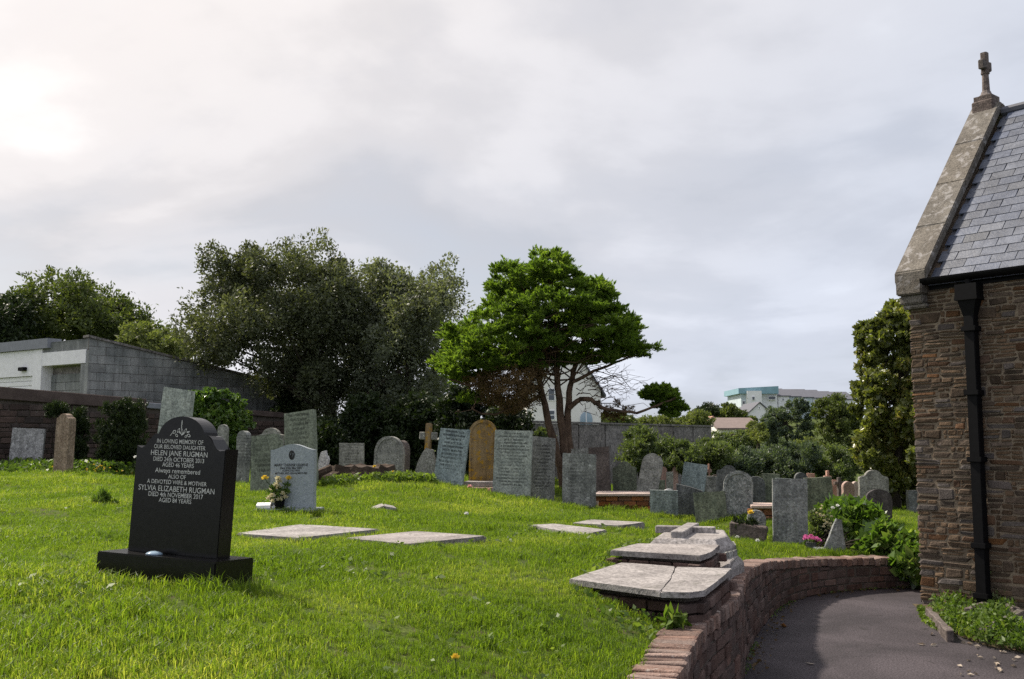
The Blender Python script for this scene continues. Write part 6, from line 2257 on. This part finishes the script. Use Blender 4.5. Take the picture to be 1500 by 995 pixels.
def flat_patch(name, pts, n, leaf, mat, label, cat, h, seed, narrow=.4, up=.8, base=.04, kind='stuff'):
    rs = np.random.RandomState(seed)
    P = np.array([(q[0], q[1]) for q in pts])
    lo, hi = P.min(0), P.max(0)
    C = rs.uniform(lo, hi, (n * 4, 2))
    C = C[dist_poly(C, P) > 0][:n]
    # clumps of different heights
    hh = (np.sin(C[:, 0] * 9 + seed) * np.cos(C[:, 1] * 7 + 2 * seed) * .5 + .6).clip(.15, 1.1)
    z = base + rs.rand(len(C)) * h * hh
    D = rs.normal(size=(len(C), 3)) * .8 + np.array([0, 0, up])
    Lh = leaf * .5 * rs.uniform(.6, 1.3, len(C))
    o = leaves_mesh(name, np.column_stack([C, z]), D, Lh, Lh * narrow, mat, None, seed)
    return tag(o, label, cat, None, kind)


bx = [on_z(a, b, .05) for a, b in ((1358, 896), (1385, 915), (1440, 925), (1490, 898), (1478, 876), (1420, 880), (1380, 880))]
flat_patch('weeds', bx, 2100, .05, 'weed_leaf', 'leafy green weeds filling the bed by the church', 'weeds', .17, 151)
bx = [on_z(a, b, .03) for a, b in ((1384, 922), (1420, 938), (1465, 950), (1540, 958), (1560, 935), (1500, 928), (1440, 928), (1400, 915))]
flat_patch('weeds', bx, 2300, .055, 'weed_leaf', 'taller weeds spilling from the bed onto the path edge', 'weeds', .25, 152)
bx = [on_z(a, b, .03) for a, b in ((1344, 890), (1352, 890), (1395, 924), (1388, 928), (1352, 908))]
flat_patch('weeds', bx, 500, .05, 'clover_leaf', 'straggling weeds along the path edge at the church corner', 'weeds', .05, 153, .5, .4, .01)
# rosebush with pink blooms at the right edge
rb0 = on_z(1490, 892, .05)
rs = np.random.RandomState(155)
lob = [(np.array([rs.uniform(-.3, .5), rs.uniform(-.25, .3), rs.uniform(.12, .36)]), rs.uniform(.05, .10)) for _ in range(34)]
rb = plant('rose_bush', 'sprawling rose bush with pale pink blooms by the downpipe at the right edge', 'rose bush', (rb0.x + .12, rb0.y + .2, .04), lob, .045, 'shrub_leaf', 60, 156, .55, .4, 16, stem_r=.005, clump=8)
ob = Vector((rb0.x + .12, rb0.y + .2, .04))
blossoms(rb, [np.array(at_y(px, py, rb0.y + dy) - ob) for px, py, dy in ((1443, 845, .25), (1460, 851, .1), (1475, 848, .0), (1470, 843, .1), (1488, 836, .1), (1496, 862, -.1), (1484, 850, -.05))], .028, 'petal_rose', petals=7, seed=320)

# ------------------------------------------------------------------ litter
rs = np.random.RandomState(171)


def litter(name, pts, z, size, mat, label, cat, seed):
    rs = np.random.RandomState(seed)
    root = None
    for k, p in enumerate(pts):
        n = 1
        q = on_z(p[0], p[1], z) if z is not None else None
        if q is None:
            q = at_y(p[0], p[1], p[2])
            q.z = lz(q.x, q.y) + 0.04
        a = rs.rand() * 6.28
        D = np.array([[math.cos(a), math.sin(a), rs.uniform(-.05, .12)]])
        # small curled leaf: two crossed blades sharing a midrib
        C = np.array([[q.x, q.y, q.z + .008]])
        C2 = np.repeat(C, 2, 0)
        me = leaves_mesh(name, C2, np.repeat(D, 2, 0), np.array([size * .5, size * .45]), np.array([size * .26, size * .22]), mat, None, seed + k, .35)
        tag(me, label, cat, 'fallen leaves on the path')


lpts = [(1400 + rs.rand() * 100, 935 + rs.rand() * 55) for _ in range(34)]
lpts = [p for p in lpts if p[1] > 935 + (p[0] - 1400) * .28]
litter('fallen_leaf', lpts, 0.004, .05, 'litter_leaf', 'pale fallen leaf on the asphalt at the bottom right', 'leaf', 500)
litter('fallen_leaf', [(1148, 918)], 0.004, .09, 'autumn_leaf', 'orange-brown fallen leaf lying at the left of the path', 'leaf', 560)
litter('fallen_leaf', [(1187, 973)], 0.004, .07, 'litter_leaf', 'single pale leaf on the path near the bottom', 'leaf', 570)
litter('fallen_leaf', [(1365, 930), (1368, 946), (1350, 945)], 0.004, .07, 'litter_leaf', 'pale leaf scrap on the path beside the church bed', 'leaf', 575)
for k, (px, py, Y, r_, m_, lab) in enumerate(((667, 952, 4.0, .02, 'petal_yellow', 'single yellow dandelion on the lawn in front'), (683, 770, 11.2, .03, 'petal_white', 'pale dandelion clock on the lawn beyond the middle slab'), (688, 723, 16.0, .05, 'petal_rose', 'orange-pink bloom in the grass below the lichen headstone'), (715, 724, 16.0, .05, 'petal_rose', 'second orange-pink bloom at the foot of the stone steps'),
                                              (1080, 792, 12.0, .03, 'petal_white', 'white daisy in the grass below the brown stone block'), (1110, 803, 11.2, .03, 'petal_white', 'white daisy by the curve of the wall'))):
    q = at_y(px, py, Y)
    g_ = lz(q.x, q.y)
    rt = empty('flower', (q.x, q.y, g_), 0, lab, 'flower')
    blossoms(rt, [(0, 0, .07)], r_, m_, 'bloom', 8, 400 + k)
    bm = bmesh.new()
    tube(bm, [Vector((0, 0, -.02)), Vector((.004, 0, .04)), Vector((0, 0, .072))], [.003, .0025, .002], 5)
    from_bm('stalk', bm, 'weed_leaf', rt)

rs = np.random.RandomState(77)
sv = rs.uniform(s_of_y(5.5), s_of_y(11.1) + .9, 230)
C, D = [], []
for s_ in sv:
    p, d = wall_at(s_)
    off_ = .01 + abs(rs.normal(0, .07))
    C.append((p.x + d.y * off_, p.y - d.x * off_, .008 + rs.rand() * .012))
    a = rs.rand() * 6.28
    D.append((math.cos(a), math.sin(a), rs.uniform(-.1, .3)))
C, D = np.array(C), np.array(D)
Lh = .5 * rs.uniform(.015, .05, len(C))
o = leaves_mesh('leaf_litter', C, D, Lh, Lh * .5, 'dead_leaf', None, 78)
tag(o, 'brown leaf litter gathered along the foot of the path wall', 'litter', None, 'stuff')
sv = rs.uniform(s_of_y(5.5), s_of_y(11.1) + .9, 700)
C, D = [], []
for s_ in sv:
    if math.sin(s_ * 3.1) + .6 * math.sin(s_ * 7.7) < .1:
        continue
    p, d = wall_at(s_)
    off_ = abs(rs.normal(0, .025))
    C.append((p.x + d.y * off_, p.y - d.x * off_, .006 + rs.rand() * .02))
    D.append((rs.normal(), rs.normal(), .8))
C, D = np.array(C), np.array(D)
Lh = .5 * rs.uniform(.012, .03, len(C))
o = leaves_mesh('moss', C, D, Lh, Lh * .5, 'weed_leaf', None, 79)
tag(o, 'thin green moss and weeds in the joint between path and wall', 'moss', None, 'stuff')

# broad-leaved weeds scattered through the turf
rs = np.random.RandomState(404)
n = 900
WP_ = np.column_stack([rs.uniform(-5.5, 3, n), 3.0 + 11 * rs.rand(n) ** 1.3])
WP_ = WP_[(side(WP_) > .25) & (np.abs(WP_[:, 0]) < .56 * WP_[:, 1] + .3)]
for po in EXPOLY:
    WP_ = WP_[dist_poly(WP_, po) < .03]
# gather into loose colonies
WP_ = WP_[(np.sin(WP_[:, 0] * 2.2 + 1.1) * np.cos(WP_[:, 1] * 1.4 + .4) + rs.normal(0, .35, len(WP_))) > .15]
C, D = [], []
for (x, y), z_ in zip(WP_, lawn(WP_)):
    m = rs.randint(5, 11)
    a = rs.rand(m) * 6.28
    r_ = rs.uniform(.01, .05, m)
    C.append(np.column_stack([x + r_ * np.cos(a), y + r_ * np.sin(a), z_ + rs.uniform(.025, .06, m)]))
    D.append(np.column_stack([np.cos(a), np.sin(a), rs.uniform(.0, .6, m)]))
C, D = np.concatenate(C), np.concatenate(D)
Lh = .5 * rs.uniform(.02, .05, len(C))
o = leaves_mesh('lawn_weeds', C, D, Lh, Lh * .6, 'clover_leaf', None, 405)
tag(o, 'small broad-leaved weeds and clover scattered through the lawn', 'weeds', None, 'stuff')

# ------------------------------------------------------------------ grass: tufts of blades instanced on the lawn
tufts = []
for v in range(5):
    rs = np.random.RandomState(600 + v)
    nb = 26
    V, Fc = [], []
    for k in range(nb):
        a = rs.rand() * 6.28
        r0 = rs.rand() ** .5 * 0.055
        x0, y0 = r0 * math.cos(a), r0 * math.sin(a)
        h = rs.uniform(.55, 1.2) * (0.050 if v < 4 else 0.072)
        b = rs.rand() * 6.28
        lean = rs.uniform(.1, .9) * h
        wv = rs.uniform(.0013, .0026)
        c = rs.rand() * 6.28
        ux, uy = math.cos(c) * wv, math.sin(c) * wv
        dx, dy = math.cos(b) * lean, math.sin(b) * lean
        n0 = len(V)
        V += [(x0 - ux, y0 - uy, -.012), (x0 + ux, y0 + uy, -.012), (x0 + dx * .35 + ux * .9, y0 + dy * .35 + uy * .9, h * .6), (x0 + dx * .35 - ux * .9, y0 + dy * .35 - uy * .9, h * .6), (x0 + dx, y0 + dy, h * (1 - .25 * lean / h))]
        Fc += [(n0, n0 + 1, n0 + 2, n0 + 3), (n0 + 3, n0 + 2, n0 + 4)]
    me = bpy.data.meshes.new('blade_tuft')
    me.from_pydata(V, [], Fc)
    me.materials.append(MATS['grass'])
    tufts.append(bpy.data.objects.new('blade_tuft', me))     # not linked: only the source of the instances

rs = np.random.RandomState(9)
pts = []
for (y0, y1, dens) in ((2.6, 6.0, 680), (6.0, 9.0, 430), (9.0, 13.0, 250), (13.0, 18.0, 130), (18.0, 24.0, 55)):
    x0, x1 = -0.62 * y1 - 0.6, 0.62 * y1 + 0.4
    n = int((x1 - x0) * (y1 - y0) * dens)
    P = np.column_stack([rs.uniform(x0, x1, n), rs.uniform(y0, y1, n)])
    P = P[np.abs(P[:, 0]) < 0.58 * P[:, 1] + 0.5]
    pts.append(P)
P = np.concatenate(pts)
P = P[side(P) > 0.19]
keep = np.ones(len(P), bool)
for (x, y, r) in EXCL:
    keep &= ((P[:, 0] - x) ** 2 + ((P[:, 1] - y) * 1.6) ** 2) > r * r
for po in EXPOLY:
    keep &= dist_poly(P, po) < 0.015
P = P[keep]
Z = lawn(P)
scl = np.interp(P[:, 1], [3, 6, 9, 14, 20], [1.0, 0.95, 1.0, 1.25, 1.6]) * rs.uniform(.7, 1.25, len(P))
# mown patches and longer clumps
pat = np.sin(P[:, 0] * 1.9 + np.sin(P[:, 1] * 1.3) * 1.5) * np.cos(P[:, 1] * 1.6 + P[:, 0] * .7)
scl *= 0.86 + .30 * pat
cl_ = rs.rand(len(P)) < .03
scl[cl_] *= 1.25
worn = np.sin(P[:, 0] * 3.3 + 2 * np.sin(P[:, 1] * 1.1)) * np.sin(P[:, 1] * 2.7 + 1.5 * np.sin(P[:, 0] * 1.9 + 2)) + .5 * np.sin(P[:, 0] * 7.1 + P[:, 1] * 5.3)
thin = (worn > .85) & (rs.rand(len(P)) < .35)
scl[worn > .6] *= .7
P, Z, scl = P[~thin], Z[~thin], scl[~thin]
ex = []
for ie, (x, y, r) in enumerate(EXCL):
    if ie == N_BL:
        continue
    m = int(26 * max(1, r / .15)) if y < 17.5 else 0
    ex.append(np.column_stack([x + rs.uniform(-1.7 * r, 1.7 * r, m), y - rs.uniform(.10, .24, m)]))
ex.append(np.column_stack([bc.x + rs.uniform(-.40, .48, 40), bc.y - rs.uniform(.28, .40, 40)]))
n_st = sum(len(q_) for q_ in ex)
for po in EXPOLY[:6]:
    po = np.array(po)
    for a_, b_ in zip(po, np.roll(po, -1, 0)):
        m = int(np.linalg.norm(b_ - a_) * 34)
        t_ = rs.rand(m, 1)
        cc_ = po.mean(0)
        q_ = a_ + (b_ - a_) * t_
        ex.append(q_ + (q_ - cc_) * rs.uniform(.02, .08, (m, 1)))
ex = np.concatenate(ex)
P = np.concatenate([P, ex])
Z = np.concatenate([Z, lawn(ex)])
scl = np.concatenate([scl, np.where(np.arange(len(ex)) < n_st, rs.uniform(.9, 1.55, len(ex)), rs.uniform(.35, .7, len(ex)))])
gm = bpy.data.meshes.new('lawn_grass')
gm.vertices.add(len(P))
gm.vertices.foreach_set('co', np.column_stack([P, Z]).astype(np.float32).ravel())
at = gm.attributes.new('scl', 'FLOAT', 'POINT')
at.data.foreach_set('value', scl.astype(np.float32))
at = gm.attributes.new('rot', 'FLOAT', 'POINT')
at.data.foreach_set('value', (rs.rand(len(P)) * 6.28).astype(np.float32))
at = gm.attributes.new('pick', 'INT', 'POINT')
at.data.foreach_set('value', rs.choice(5, len(P), p=[.23, .23, .23, .23, .08]).astype(np.int32))
gm.update()
gm.materials.append(MATS['grass'])
go = link_mesh('lawn_grass', gm)
tag(go, 'short sunlit green grass of the churchyard lawn', 'grass', kind='stuff')
ng = bpy.data.node_groups.new('grass_tufts', 'GeometryNodeTree')
ng.interface.new_socket('Geometry', in_out='INPUT', socket_type='NodeSocketGeometry')
ng.interface.new_socket('Geometry', in_out='OUTPUT', socket_type='NodeSocketGeometry')
gi, gout = ng.nodes.new('NodeGroupInput'), ng.nodes.new('NodeGroupOutput')
iop = ng.nodes.new('GeometryNodeInstanceOnPoints')
jg = ng.nodes.new('GeometryNodeJoinGeometry')
for t_ in tufts:
    ob_ = ng.nodes.new('GeometryNodeObjectInfo')
    ob_.inputs['Object'].default_value = t_
    ob_.inputs['As Instance'].default_value = True
    ng.links.new(ob_.outputs['Geometry'], jg.inputs[0])


def nattr(nm, ty):
    a_ = ng.nodes.new('GeometryNodeInputNamedAttribute')
    a_.data_type = ty
    a_.inputs['Name'].default_value = nm
    return [o_ for o_ in a_.outputs if o_.name == 'Attribute' and o_.enabled][0]


cbr = ng.nodes.new('ShaderNodeCombineXYZ')
ng.links.new(nattr('rot', 'FLOAT'), cbr.inputs[2])
ng.links.new(gi.outputs[0], iop.inputs['Points'])
ng.links.new(jg.outputs[0], iop.inputs['Instance'])
iop.inputs['Pick Instance'].default_value = True
ng.links.new(nattr('pick', 'INT'), iop.inputs['Instance Index'])
ng.links.new(cbr.outputs[0], iop.inputs['Rotation'])
ng.links.new(nattr('scl', 'FLOAT'), iop.inputs['Scale'])
ng.links.new(iop.outputs[0], gout.inputs[0])
md_ = go.modifiers.new('grass_tufts', 'NODES')
md_.node_group = ng
print('tufts', len(P))
